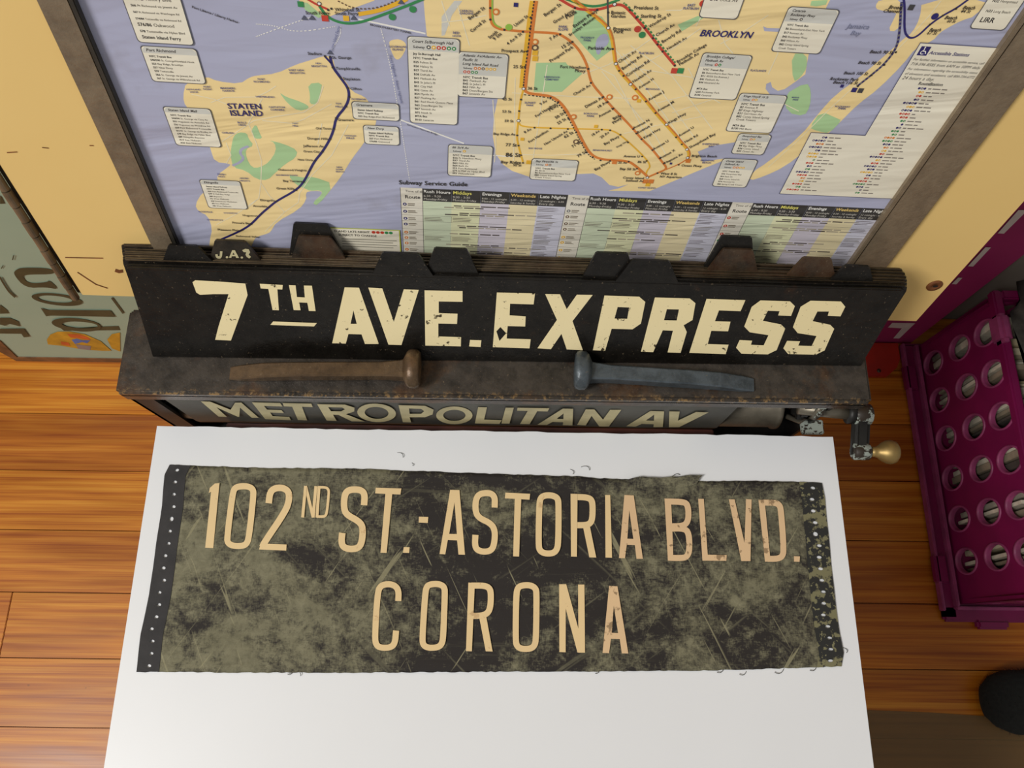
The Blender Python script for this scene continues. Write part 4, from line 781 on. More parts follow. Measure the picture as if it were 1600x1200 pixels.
# info boxes
BUL = {'R': RED, 'G': GREEN, 'O': ORANGE, 'Y': YEL, 'N': NAVY, 'B': BROWN, 'K': lin((90, 90, 90))}
def info(tl, br, head, icons, lines, hf=.3, u01=None, v01=None):
    a = UV(*tl); c = UV(*br); ua, ub = (a[0], c[0]) if not u01 else u01; vb, va = (a[1], c[1]) if not v01 else v01
    b = new(); r = .0022
    def rr(u0_, u1_, v0_, v1_, q): 
        o = []
        for cx, cy, a0 in ((u1_-q, v1_-q, 0), (u0_+q, v1_-q, 90), (u0_+q, v0_+q, 180), (u1_-q, v0_+q, 270)):
            for s in range(5): o.append((cx+q*math.cos(math.radians(a0+s*22.5)), cy+q*math.sin(math.radians(a0+s*22.5))))
        return o
    b.poly(rr(ua-.0005, ub+.0005, va-.0005, vb+.0005, r), lin((92, 92, 96)), 11); b.poly(rr(ua, ub, va, vb, r), CREAM, 12)
    hh = (vb-va)*hf
    if hf > 0: b.poly([(ua+.0003, vb-hh), (ub-.0003, vb-hh), (ub-.0003, vb-r), (ub-r, vb-.0002), (ua+r, vb-.0002), (ua+.0003, vb-r)], GREY, 13)
    o = b.build('info_box', M['map'], mp_); tt = new(); mg = .0030; Wd = ub-ua-2*mg
    rowsH = len(head)+len(icons); y = vb
    if rowsH:
        lh = hh/(rowsH+.35); y = vb-.1*lh
        for i, h in enumerate(head):
            y -= lh; sz = min(lh*.86, Wd/twidth(h, True)); text(tt, h, (ua+mg*.8, y+lh*.12), 0, sz, INK, 14, True, True)
        for ic in icons:
            y -= lh; sz = lh*.72; x = ua+mg
            if ic[0] == 'S': text(tt, 'Subway', (x, y+lh*.15), 0, sz*.85, INK, 14, True); x += twidth('Subway', True)*sz*.85+.001; ic = ic[1:]
            for ch in ic:
                rad = lh*.36; tt.poly(ell(x+rad, y+lh*.42, rad, rad, 0, 12), BUL[ch], 14); tt.poly(ell(x+rad, y+lh*.42, rad*.45, rad*.45, 0, 8), CREAM, 15); x += rad*2.25
    y = vb-hh; lh = (y-va)/(len(lines)+.7); y -= lh*.15
    usz = min([lh*.92]+[Wd/(twidth(l_.split('|')[0]+' ', True)+twidth(l_.partition('|')[2], False)) for l_ in lines if l_])
    for ln in lines:
        y -= lh
        if not ln: continue
        code, _, rest = ln.partition('|'); sz = lh*.86; tot = twidth(code+' ', True)+twidth(rest, False)
        sz = max(usz, min(lh*.72, Wd/tot)); text(tt, code, (ua+mg, y+lh*.1), 0, sz, INK, 14, True)
        if rest: text(tt, rest, (ua+mg+twidth(code+' ', True)*sz, y+lh*.1), 0, sz, lin((92, 84, 74)), 14)
    tag(tt.build('box_lettering', M['map'], o), kind='stuff')
bt = UV(216, 64)[0]
info((0, 0), (312, 68), [], [], ['', '', '', 'S53|South Beach', 'S61/91|SI Mall via Bradley Av', 'S62/92|Victory Blvd', 'S66|Pt Richmond via Jewett Av', 'S67|Pt Richmond via Watchogue Rd', 'S74/84|Tottenville via Richmond Rd', 'S76/86|Oakwood', 'S78|Tottenville via Hylan Blvd', 'Staten Island Ferry'], 0, (-.2408, -.2095), (.300, .2492))
info((220, 70), (322, 129), ['Port Richmond'], [], ['NYC Transit Bus', 'S40/S90|St. George/Howland Hook', 'S53|Bay Ridge, Brooklyn', 'S57|New Dorp', 'S59|Tottenville', 'S66|St. George via Jewett Av', 'S67|St. George via Willowbrook Rd'], .18)
info((255, 165), (346, 228), ['Staten Island Mall'], [], ['NYC Transit Bus', 'S44/94|St. George via Cary Av', 'S55|Huguenot via Annadale Rd', 'S56|Huguenot via Woodrow Rd', 'S59|Port Richmond-Tottenville', 'S61/91|St. George via Bradley Av', 'S79|Bay Ridge via Hylan Blvd', 'S89|Eltingville-Bayonne', 'X17|East Midtown', 'X31|East Midtown'], .13)
info((312, 279), (387, 325), ['Eltingville'], [], ['Staten Island Railway', 'NYC Transit Bus', 'S59|Port Richmond-Tottenville', 'S79|SI Mall-Bay Ridge', 'S89|Bayonne', 'X1|West Midtown', 'X4|Downtown Manhattan', 'X5|East Midtown', 'X8|West Midtown'], .15)
info((637, 55), (714, 193), ['Court St/Borough Hall'], ['SKYRRGG', '', ][:1], ['Jay St-Borough Hall', 'NYC Transit Bus', 'B25|Fulton St', 'B26|Halsey St', 'B37|Third Av', 'B38|DeKalb Av', 'B41|Flatbush Av', "B45|St John's Pl", 'B51|City Hall', 'B52|Gates Av', 'B54|Myrtle Av', 'B57|Flushing Av', 'B61|Red Hook-Queens Plaza', 'B65|Dean/Bergen Sts', 'B67|Seventh Av', 'B75|Ninth St', 'MTA Bus', 'B103|Canarsie'], .14)
info((717, 79), (788, 152), ['Atlantic Av/Atlantic Av-', 'Pacific St', 'Long Island Rail Road'], ['SOOBYYY', 'RRGG'], ['NYC Transit Bus', 'B41|Flatbush Av', "B45|St John's Pl", 'B63|Fifth Av', 'B65|Dean/Bergen Sts', 'B67|Seventh Av'], .49)
info((550, 157), (624, 187), ['Grasmere'], [], ['Staten Island Railway', 'NYC Transit Bus', 'S53|Bay Ridge-Port Richmond'], .3)
info((568, 194), (624, 225), ['New Dorp'], [], ['Staten Island Railway', 'NYC Transit Bus', 'S57|Port Richmond', 'S76/86|Oakwood'], .25)
info((701, 224), (766, 275), ['86 St/4 Av'], ['SY'], ['NYC Transit Bus', 'B16|Ft Hamilton Pkwy', 'B37|Third Av', 'B63|Fifth Av', 'B64|Bath Av', 'S53|Port Richmond', 'S79|SI Mall via Hylan Blvd', 'S93|Willowbrook'], .26)
info((832, 246), (897, 281), ['Bay Pkwy/86 St'], ['SOB'], ['NYC Transit Bus', 'B1|86 St', 'B6|Bensonhurst-East New York', 'B82|Coney Island-Spring', '|Creek Towers'], .36)
info((1099, 81), (1148, 154), ['Brooklyn College/', 'Flatbush Av'], ['SRG'], ['NYC Transit Bus', 'B6|Bensonhurst-East New York', 'B11|49/50 Sts-Avenue J', 'B41|Flatbush Av', 'B44|Nostrand Av', '', 'MTA Bus', 'Q35|Rockaway Park', 'B103|Canarsie'], .29)
info((1157, 144), (1203, 206), ['Kings Hwy/E 16 St'], ['SOY'], ['NYC Transit Bus', 'B2|Avenue R', 'B7|Kings Highway', 'B31|Gerritsen Av', 'B82|Coney Island-Spring', '|Creek Towers', '', 'MTA Bus', 'B100|Mill Basin'], .2)
info((1155, 207), (1191, 240), ['Sheepshead Bay'], ['SOY'], ['NYC Transit Bus', 'B4|Bay Ridge Pkwy', 'B36|Coney Island', 'B49|Ocean Av'], .34)
info((1130, 246), (1164, 291), ['Coney Island', 'Stillwell Av'], ['SOOYY'], ['NYC Transit Bus', 'B36|Sheepshead Bay', 'B64|Bath Av', 'B68|Coney Island Av', 'B74|Mermaid Av', 'B82|Spring Creek Towers'], .36)
info((1233, 9), (1279, 82), ['Canarsie', 'Rockaway Pkwy'], ['SK'], ['NYC Transit Bus', 'B6|Bensonhurst-East New York', 'B17|Remsen Av', 'B42|Rockaway Pkwy', 'B60|Wilson Av', 'B82|Coney Island-Spring', '|Creek Towers'], .31)
a = UV(1092, 24); c = UV(1150, 28)
info((0, 0), (0, 0), [], [], ['', '', 'B14|Sutter Av', 'B17|Remsen Av', 'B40|Utica Av', ''], 0, (a[0], c[0]), (c[1]+.042, c[1]))
a = UV(1514, 42); c = UV(1567, 45)
info((0, 0), (0, 0), [], [], ['Long Beach', 'LI Bus', 'N31|Hempstead', 'N32|Hempstead', 'N33|Long Beach', 'LIRR'], 0, (a[0], c[0]), (c[1]+.042, c[1]))
# accessible stations sheet
b = new(); poly = U([(1434, 66), (1558, 73), (1399, 309), (1217, 300), (1262, 207), (1351, 209)])
ax0, ax1 = .2243, .2748; av1, av0 = .2795, .153; ax2 = .186; avm = (UV(1262, 207)[1]+UV(1351, 209)[1])/2
poly = [(ax0, av1), (ax1, av1), (ax1, av0), (ax2, av0), (ax2, avm), (ax0, avm)]
cx_ = sum(p[0] for p in poly)/6; grow = [(ax0-.0005, av1+.0005), (ax1+.0005, av1+.0005), (ax1+.0005, av0-.0005), (ax2-.0005, av0-.0005), (ax2-.0005, avm+.0005), (ax0-.0005, avm+.0005)]
b.poly(grow, lin((80, 80, 110)), 11); b.poly(poly, CREAM, 12); acc = b.build('info_box', M['map'], mp_)
b = new(); s = .0062; ix, iy = ax0+.0018, av1-.0018-s
b.poly([(ix, iy), (ix+s, iy), (ix+s, iy+s), (ix, iy+s)], NAVY, 13); b.rib([(ix+.0026, iy+.0050), (ix+.0028, iy+.0030), (ix+.0042, iy+.0029), (ix+.0050, iy+.0012)], .0006, WHITE, 14); b.rib(smooth([(ix+.0024, iy+.0034), (ix+.0014, iy+.0022), (ix+.0022, iy+.0008), (ix+.0038, iy+.0012)]), .0005, WHITE, 14); b.poly(ell(ix+.0026, iy+.0055, .0005, .0005, 0, 10), WHITE, 14)
text_fit(b, 'Accessible Stations', (ix+s+.0008, iy+.0012), (ix+s+.0265, iy+.0012), NAVY, 14, True, True)
vv = iy-.0035
for ln in ['For further information on accessible service, call', '718-596-8585 from 6AM to 10PM daily.', 'For information regarding the accessibility status', 'of elevators and escalators, call 800-734-6772', '24 hours a day.']:
    text(b, ln, (ax0+.0014, vv), 0, min(.0034, .046/twidth(ln, False)), lin((80, 74, 70)), 14, False, True); vv -= .0034
text(b, 'Routes', (ax0+.014, vv), 0, .0032, INK, 14, True); text(b, 'Station', (ax0+.0215, vv), 0, .0032, INK, 14, True); vv -= .0034
cols = [NAVY, YEL, RED, NAVY, NAVY, YEL, NAVY, RED, RED, GREEN, NAVY, NAVY, GREEN, GREEN, ORANGE, GREEN, NAVY, ORANGE, YEL, RED]
def listcol(xmid, v, vend, seed):
    rn = random.Random(seed); i = 0
    while v > vend:
        c = cols[(i*7+seed) % len(cols)] if seed else cols[i % len(cols)]; n_ = rn.choice((1, 2, 2, 3, 4, 5))
        for k in range(n_):
            b.poly(ell(xmid-.0012-k*.0019, v+.0009, .0009, .0009, 0, 8), c, 13)
            if (i+k) % 2: b.poly(ell(xmid-.0012-k*.0019, v+.0009, .0004, .0004, 0, 6), CREAM, 14)
        x = xmid+.001
        for k in range(rn.choice((1, 2, 2, 3))):
            L_ = rn.uniform(.002, .0055); b.poly([(x, v+.0004), (x+L_, v+.0004), (x+L_, v+.0013), (x, v+.0013)], lin((140, 132, 122)), 13); x += L_+.0008
        v -= .00285; i += 1
listcol(ax0+.0215, vv, av0+.002, 0); listcol(ax2+.013, avm-.004, av0+.002, 3)
tag(b.build('box_lettering', M['map'], acc), kind='stuff')
# service guide table
st = new(); TV = .1418; u_ = -.093; colw = [.0160]+[.0213]*5; HB = .0125
PALE = [lin((232, 226, 210)), lin((214, 224, 194)), lin((232, 232, 190)), lin((214, 207, 218)), lin((238, 224, 182)), lin((212, 211, 225))]
HD = [None, 'Rush Hours', 'Middays', 'Evenings', 'Weekends', 'Late Nights']; SUB = [None, ('6:30 - 9:30', 'Monday-Friday'), ('9:30 - 3:30', 'Monday-Friday'), ('8:00 - 12 midnight', 'Monday-Friday'), ('6:30 - 12 midnight', 'Saturday & Sunday'), ('12 midnight - 6:30', 'Every day')]
HC_ = [None, WHITE, lin((240, 232, 120)), WHITE, lin((240, 206, 120)), WHITE]
rn = random.Random(4)
for sec in range(3):
    x = u_; cw = [c*(1.0 if sec == 0 else 1.015) for c in colw]; xs = [x]
    for c in cw: xs.append(xs[-1]+c)
    for j in range(6):
        a0, a1 = xs[j], xs[j+1]
        st.poly([(a0, .062), (a1, .062), (a1, TV-HB if j else TV), (a0, TV-HB if j else TV)], PALE[j], 2)
        if j:
            st.poly([(a0, TV-HB), (a1-.0002, TV-HB), (a1-.0002, TV), (a0, TV)], lin((58, 56, 54)), 3); text(st, HD[j], (a0+.0008, TV-.0042), 0, min(.0042, .0195/twidth(HD[j], True)), HC_[j], 4, True)
            for r_, s_ in enumerate(SUB[j]): text(st, s_, (a0+.0008, TV-.0082-.003*r_), 0, min(.0029, .0185/twidth(s_, False)), lin((214, 208, 196)), 4)
    text(st, 'Time of day', (x+.0035, TV-.0042), 0, .0030, lin((90, 84, 80)), 4); text(st, 'Route', (x+.0030, TV-.0105), 0, .0046, INK, 4, True)
    v = TV-HB-.004; icols = [[NAVY, NAVY, NAVY, NAVY, ORANGE, ORANGE, ORANGE, ORANGE], [lin((120, 120, 120)), BROWN, BROWN, BROWN, YEL, YEL, YEL, YEL], [RED, RED, RED, GREEN, GREEN, GREEN, lin((150, 70, 150)), lin((150, 70, 150))]][sec]; i = 0
    while v > .066:
        st.poly(ell(x+.0028, v, .0015, .0015, 0, 12), icols[i % 8], 3); st.poly(ell(x+.0028, v, .0006, .0006, 0, 8), WHITE, 4)
        for r_ in range(2): st.poly([(x+.0050, v+.0003-r_*.0016), (x+.0050+rn.uniform(.004, .008), v+.0003-r_*.0016), (x+.0105, v+.0011-r_*.0016), (x+.0050, v+.0011-r_*.0016)], SOFT, 3)
        stp = rn.choice((.0062, .0075, .009)); yb = v-stp+.0036
        st.poly([(x, yb), (xs[6], yb), (xs[6], yb+.00022), (x, yb+.00022)], lin((120, 112, 108)), 3)
        if i % 3 == 2:
            for j in (1, 2, 5):
                st.poly([(xs[j+1], yb), (xs[j+1]+.0002, yb), (xs[j+1]+.0002, yb+stp), (xs[j+1], yb+stp)], lin((120, 112, 108)), 3)
                for r_ in range(3): st.poly([(xs[j]+.001, yb+.0012+.0016*r_), (xs[j]+.001+rn.uniform(.010, .018), yb+.0012+.0016*r_), (xs[j]+.014, yb+.0018+.0016*r_), (xs[j]+.001, yb+.0018+.0016*r_)], lin((120, 110, 96)), 3)
        else:
            for r_ in range(2 if stp > .007 else 1):
                q = xs[1]+rn.uniform(.012, .035)
                for w_ in range(rn.choice((4, 5, 6))):
                    L_ = rn.uniform(.005, .013); dk = rn.random() < .45
                    if q+L_ < xs[5]+.01: st.poly([(q, v-.0002-.0019*r_), (q+L_, v-.0002-.0019*r_), (q+L_, v+.0009-.0019*r_), (q, v+.0009-.0019*r_)], lin((84, 76, 70)) if dk else lin((168, 158, 138)), 3)
                    q += L_+.0012
            for r_ in range(3): st.poly([(xs[5]+.001, v+.0016-.0016*r_), (xs[5]+.001+rn.uniform(.008, .017), v+.0016-.0016*r_), (xs[5]+.012, v+.0022-.0016*r_), (xs[5]+.001, v+.0022-.0016*r_)], lin((110, 100, 104)), 3)
        v -= stp; i += 1
    for xx in (xs[0], xs[1]): st.poly([(xx-.00015, .062), (xx+.00015, .062), (xx+.00015, TV), (xx-.00015, TV)], lin((90, 86, 84)), 4)
    u_ = xs[6]
tag(st.build('service_table', M['map'], mp_), kind='stuff')
b = new(); a = UV(627, 358); c = UV(505, 398)
b.poly([(c[0]-.0005, .062), (a[0]-.001, .062), (a[0]-.001, a[1]), (c[0]-.0005, a[1])], lin((196, 204, 60)), 11); b.poly([(c[0], .062), (a[0]-.0018, .062), (a[0]-.0018, a[1]-.0008), (c[0], a[1]-.0008)], CREAM, 12)
text_fit(b, 'D AND LATE NIGHT', (UV(523, 363)[0], a[1]-.0046), (UV(578, 364)[0], a[1]-.0046), INK, 14, True); text_fit(b, 'SUBJECT TO CHANGE', (UV(530, 370)[0], a[1]-.0086), (UV(589, 370)[0], a[1]-.0086), INK, 14, True)
for i, c_ in enumerate((RED, RED, RED, GREEN, GREEN)): b.poly(ell(UV(584, 363)[0]+i*.0033, a[1]-.0034, .0015, .0015, 0, 12), c_, 14)
for r_ in range(4): b.poly([(UV(535, 378)[0], a[1]-.0125-.0028*r_), (a[0]-.004-.003*(r_ % 2), a[1]-.0125-.0028*r_), (a[0]-.004-.003*(r_ % 2), a[1]-.0117-.0028*r_), (UV(535, 378)[0], a[1]-.0117-.0028*r_)], lin((150, 146, 132)), 14)
tag(b.build('notice_box', M['map'], mp_), kind='stuff')

# ------------------------------------------------------------------ teal sign standing on the floor
tl = math.radians(4); tu = Vector((0, math.sin(tl), math.cos(tl))); tn = Vector((0, -math.cos(tl), math.sin(tl))); T0 = Vector((0, .497, .0))
def TP(a, b, h=0): return T0+Vector((a, 0, 0))+tu*b+tn*h
def TUV(x, y):
    p = onpl(x, y, T0, tn)-T0; return (p.x, p.dot(tu))
tg = empty('painted_sign', (-.8, .5, 0)); tag(tg, 'tall teal painted sign with sideways olive lettering standing on the floor', 'sign')
def slab(name, pts, h0, h1, mat, parent, fn):
    n = len(pts); tr_ = tessellate_polygon([[Vector((a, b, 0)) for a, b in pts]]); vs = [fn(a, b, h1) for a, b in pts]+[fn(a, b, h0) for a, b in pts]
    fs = [tuple(q) for q in tr_]+[tuple(n+i for i in q)[::-1] for q in tr_]+[(i, (i+1) % n, n+(i+1) % n, n+i) for i in range(n)]
    bm_ = bmesh.new(); vv_ = [bm_.verts.new(v) for v in vs]
    for f_ in fs: bm_.faces.new([vv_[i] for i in f_])
    return bm_obj(name, bm_, mat, parent)
ca, cb = TUV(0, 531), TUV(27, 557); zb = cb[1]
outl = [(ca[0]-.16, ca[1]+.24), (ca[0]-.05, ca[1]+.075), (ca[0], ca[1]), (cb[0], zb), (-.50, zb-.004), (-.50, 1.22), (ca[0]-.16, 1.22)]
slab('board', outl, -.014, 0, M['teal'], tg, TP)
slab('wood_edge', [(ca[0]-.05, ca[1]+.075), (ca[0], ca[1]), (cb[0], zb), (-.50, zb-.004), (-.50, .0), (cb[0]-.012, .0), (ca[0]-.035, ca[1]-.018), (ca[0]-.08, ca[1]+.05)], -.016, .002, M['brownwood'], tg, TP)
def tfT(a, b, l): return TP(*TUV(a, b), .0006+.0003*l)
s7 = cropf(0, 280, 4); lo = PB(tfT)
P(lo, s7, smooth([(82, 590), (100, 562), (140, 548), (320, 552), (352, 592), (165, 592), (142, 606), (175, 648), (295, 642), (308, 625), (372, 688), (290, 672), (160, 678)], True))
P(lo, s7, ell(357, 748, 160, 36, .12), ell(345, 745, 108, 20, .10)[::-1]); P(lo, s7, [(255, 800), (300, 812), (690, 815), (722, 856), (310, 848), (290, 853)])
P(lo, s7, ell(478, 904, 155, 40, .10), ell(500, 905, 112, 20, .06)[::-1]); P(lo, s7, [(350, 905), (400, 932), (600, 920), (740, 915), (752, 942), (400, 946)])
P(lo, s7, [(0, 780), (45, 815), (57, 836), (0, 838)]); P(lo, s7, [(0, 862), (60, 862), (115, 885), (127, 917), (60, 900), (30, 912), (70, 918), (0, 905)]); P(lo, s7, [(0, 930), (150, 928), (187, 980), (150, 984), (135, 962), (0, 960)])
Rb(lo, s7, smooth([(0, 605), (30, 655), (60, 700), (97, 732)]), 12, 4); P(lo, s7, [(0, 98), (12, 110), (32, 150), (0, 152)]); Rb(lo, s7, [(700, 738), (772, 835)], 14, 4); Rb(lo, s7, [(8, 555), (22, 535)], 6, 4); Rb(lo, s7, [(80, 500), (88, 470)], 7, 4)
lo.letters(M['olive'], tg)
for nm, loops, mt, ly in (('emblem', [[(293, 1000), (315, 968), (360, 950), (430, 948), (530, 966), (630, 1010), (697, 1070), (640, 1070), (520, 1062), (380, 1038), (300, 1030)]], 'yellow', 1), ('emblem', [[(670, 1000), (700, 965), (750, 955), (752, 1075), (700, 1055)]], 'yellow', 1), ('emblem_patch', [[(420, 963), (500, 966), (550, 985), (568, 1002), (500, 992), (440, 985)]], 'redpaint', 2), ('emblem_patch', [[(380, 1010), (430, 1018), (440, 1040), (385, 1030)]], 'redpaint', 2), ('emblem_patch', [[(448, 1000), (480, 993), (515, 1003), (565, 1003), (545, 1022), (515, 1014), (470, 1026)]], 'bluepaint', 2), ('emblem_patch', [[(472, 1028), (570, 1040), (565, 1066), (490, 1056)]], 'mauve', 2)):
    b = PB(tfT); b.poly([[s7(p) for p in l] for l in loops], (1, 1, 1, 1), ly); b.build(nm, M[mt], tg)

# ------------------------------------------------------------------ magenta board and red board
ml = math.radians(1.7); mu = Vector((0, math.sin(ml), math.cos(ml))); mn = Vector((0, -math.cos(ml), math.sin(ml))); M0 = Vector((0, .556, 0))
def MP(a, b, h=0): return M0+Vector((a, 0, 0))+mu*b+mn*h
def MUV(x, y):
    p = onpl(x, y, M0, mn)-M0; return (p.x, p.dot(mu))
mg = empty('advert_board', (.62, .54, 0)); tag(mg, 'glossy magenta board with white lettering behind the cream panel', 'sign')
slab('board', [(.45, .001), (.786, .001), (.787, .2), (.788, 1.3), (.45, 1.3)], -.008, 0, M['magenta'], mg, MP)
lw = PB(lambda a, b, l: MP(*MUV(a, b), .0005+.0003*l)); c8 = cropf(1360, 400, 5); c9 = cropf(1380, 300, 7.273)
P(lw, c8, [(170, 520), (350, 522), (225, 642), (178, 640), (245, 562), (135, 556)])
P(lw, c9, [(1535, 198), (1640, 198), (1370, 466), (1300, 462)]); P(lw, c9, [(1160, 618), (1224, 620), (1020, 838), (960, 836)]); P(lw, c9, [(850, 962), (898, 965), (830, 1038), (775, 1036)])
lw.letters(M['signwhite'], mg)
rdb = empty('red_board', (.66, .49, 0)); tag(rdb, 'small red board with clipped corner lying on the floor before the magenta board', 'board')
slab('board', [(.45, .484), (.727, .484), (.748, .502), (.757, .520), (.757, .553), (.45, .553)], 0, .010, M['red'], rdb, lambda a, b, h: Vector((a, b, h)))
tube('screw', [(.712, .495, .009), (.712, .495, .0108)], .004, M['steel'], rdb, 10)

# ------------------------------------------------------------------ purple crate
cr_ = empty('storage_crate', (.98, .30, 0)); tag(cr_, 'purple plastic crate with rows of round holes standing on the plank floor', 'crate')
X0, X1, Y0, Y1, ZC0, ZC1 = .790, 1.16, .060, .545, .02, .235
def perf(name, org, du, dv, dn, W_, H_, cu, cv, ru, rv, th, mat):
    """perforated wall: cu/cv are cell borders, one hole in each cell"""
    vs, fs = [], []; n = 20
    def pt(a, b, h): return org+du*a+dv*b+dn*h
    for i in range(len(cu)-1):
        for j in range(len(cv)-1):
            a0, a1, b0, b1 = cu[i], cu[i+1], cv[j], cv[j+1]; ca_, cb_ = (a0+a1)/2, (b0+b1)/2; base = len(vs)
            for k in range(n):
                t = 2*math.pi*(k+.5)/n; x, y_ = math.cos(t), math.sin(t); m_ = max(abs(x), abs(y_)); vs.append(pt(ca_+(a1-a0)/2*x/m_, cb_+(b1-b0)/2*y_/m_, 0))
            for h, sc in ((0, 1), (-th, 1)):
                for k in range(n):
                    t = 2*math.pi*(k+.5)/n; vs.append(pt(ca_+ru*math.cos(t)*sc, cb_+rv*math.sin(t)*sc, h))
            for k in range(n):
                t = 2*math.pi*(k+.5)/n; x, y_ = math.cos(t), math.sin(t); m_ = max(abs(x), abs(y_)); vs.append(pt(ca_+(a1-a0)/2*x/m_, cb_+(b1-b0)/2*y_/m_, -th))
            for k in range(n):
                k2 = (k+1) % n
                for l in range(3): fs.append((base+l*n+k, base+l*n+k2, base+(l+1)*n+k2, base+(l+1)*n+k))
            # corners of each cell
            for sx in (0, 1):
                for sy in (0, 1):
                    ks = [k for k in range(n) if (math.cos(2*math.pi*(k+.5)/n) > 0) == bool(sx) and (math.sin(2*math.pi*(k+.5)/n) > 0) == bool(sy)]
                    for lay, h in ((0, 0), (3, -th)):
                        c_ = len(vs); vs.append(pt(a1 if sx else a0, b1 if sy else b0, h))
                        best = sorted(ks, key=lambda k: abs(abs(math.cos(2*math.pi*(k+.5)/n))-abs(math.sin(2*math.pi*(k+.5)/n))))[:2]
                        best.sort(); fs.append((c_, base+lay*n+best[0], base+lay*n+best[1]))
    return mk(name, vs, fs, mat, cr_)
zc = [.012, .094, .173, .249]
def hz(z): return z
yc = [.094+.0733*i for i in range(7)]
perf('side_wall', Vector((X0+.002, 0, 0)), Vector((0, 1, 0)), Vector((.06, 0, 1)).normalized(), Vector((-1, 0, .06)), 0, 0, [.094+.0733*i for i in range(7)], [.013, .094, .173, .238], .0205, .027, .008, M['purple'])
for a0, a1 in ((Y0, .094), (.094+.0733*6, Y1)): box('side_wall_edge', X0+.002, X0+.006, a0, a1, .013, .238, M['purple'], cr_, 0, lambda c: Vector((c.x+.06*(c.z), c.y, c.z)))
perf('side_wall', Vector((X1, 0, 0)), Vector((0, 1, 0)), Vector((0, 0, 1)), Vector((1, 0, 0)), 0, 0, [Y0+(Y1-Y0)/6*i for i in range(7)], [.013, .094, .173, .238], .0205, .027, .008, M['purple'])
for yy, sg in ((Y0, -1), (Y1, 1)): perf('end_wall', Vector((0, yy, 0)), Vector((1, 0, 0)), Vector((0, 0, 1)), Vector((0, sg, 0)), 0, 0, [X0+.004+(X1-X0-.004)/4*i for i in range(5)], [.013, .094, .173, .238], .0205, .027, .008, M['purple'])
def wall_pt(a, b, h): return Vector((X0+.002, 0, 0))+Vector((0, 1, 0))*a+Vector((.06, 0, 1)).normalized()*b+Vector((-1, 0, .06))*h
for i in range(6):
    for a, b in ((.013, .094), (.094, .173), (.173, .238)):
        cy, cz = .094+.0733*(i+.5), (a+b)/2; rings = []
        for f_, h in ((1.16, -.0005), (1.14, .0016), (1.02, .0018), (.97, -.001), (.97, -.008)):
            rings.append([wall_pt(cy+.0205*f_*math.cos(2*math.pi*k/24), cz+.027*f_*math.sin(2*math.pi*k/24), h) for k in range(24)])
        loft('hole_rim', rings, M['purple_lip'], cr_, True, False)
box('bottom', X0-.004, X1+.002, Y0-.004, Y1+.004, .004, .013, M['purple'], cr_, .001)
FO = .026
box('base_flange', X0-FO, X0, Y0-.026, Y1+.006, 0, .012, M['purple'], cr_, .004); box('base_flange', X0-FO, X1+FO, Y0-.030, Y0-.002, 0, .012, M['purple'], cr_, .004)
box('base_flange', X0-FO, X1+FO, Y1+.002, Y1+.008, 0, .012, M['purple'], cr_, .004); box('base_flange', X1, X1+FO, Y0-.018, Y1+.006, 0, .012, M['purple'], cr_, .004)
box('base_lip', X0-.007, X0-.001, Y0-.004, Y1-.0, .008, .026, M['purple_lip'], cr_, .0015); box('base_lip', X0-.007, X1, Y0-.010, Y0-.004, .008, .024, M['purple_lip'], cr_, .0015)
box('outer_lip', X0-FO-.003, X0-FO+.002, Y0-.012, Y1+.005, .004, .020, M['purple_lip'], cr_, .0015)
for yy in (Y0+.035, .455): box('stacking_tab', X0-FO-.006, X0-.010, yy, yy+.05, .004, .020, M['purple'], cr_, .003)
box('stacking_tab', X0+.03, X0+.085, Y0-.042, Y0-.026, .0, .016, M['purple'], cr_, .004)
XR_ = X0+.014
box('top_rim', XR_-.004, XR_+.012, Y0-.01, Y1+.012, .232, .250, M['purple'], cr_, .003); box('top_rim', XR_+.012, X1+.01, Y0-.01, Y0+.006, .232, .250, M['purple'], cr_, .003); box('top_rim', XR_+.012, X1+.01, Y1-.004, Y1+.012, .232, .250, M['purple'], cr_, .003); box('top_rim', X1-.006, X1+.01, Y0+.006, Y1-.004, .232, .250, M['purple'], cr_, .003)
box('rim_tab', XR_-.010, XR_+.010, .462, .512, .228, .262, M['purple_lip'], cr_, .006)
yy = .082; i = 0
while yy < .525:
    th = random.choice((.004, .006, .009, .012)); lean = .05; x0_ = random.uniform(.8145, .822); zt = random.uniform(.195, .228)
    if i % 7 != 5:
        o = box('paper_sleeve', x0_, x0_+.30, yy, yy+th, .0132, zt, PAPERS[(i*5) % 6], None, .0008, lambda c, l=lean, y_=yy: Vector((c.x, c.y+(c.z-.013)*l, c.z)))
        tag(o, 'paper sleeve standing upright among others inside the purple crate', 'paper', 'paper sleeves standing in the crate')
    yy += th+random.uniform(.002, .007); i += 1

# ------------------------------------------------------------------ dark bag on the crate
def lump(name, c, r, mat, parent, seed, sq=.6, amp=.12, nu=40, nv=26, lo=None):
    rn_ = random.Random(seed); ph = [(rn_.uniform(3, 9), rn_.uniform(3, 9), rn_.uniform(0, 6), rn_.uniform(0, 6)) for _ in range(6)]
    rings = []
    for j in range(nv+1):
        t = -math.pi/2+math.pi*j/nv; ring = []
        for i in range(nu):
            p = 2*math.pi*i/nu; f_ = lambda a: math.copysign(abs(a)**sq, a)
            d = 1+sum(amp/6*math.sin(a*p*.5*2+b*t+e_)*math.cos(b*t*1.3+g) for a, b, e_, g in ((round(q[0]), q[1], q[2], q[3]) for q in ph))
            z = c[2]+r[2]*f_(math.sin(t))*d
            if lo is not None: z = max(lo, z)
            ring.append(Vector((c[0]+r[0]*f_(math.cos(t))*f_(math.cos(p))*d, c[1]+r[1]*f_(math.cos(t))*f_(math.sin(p))*d, z)))
        rings.append(ring)
    return loft(name, rings, mat, parent)
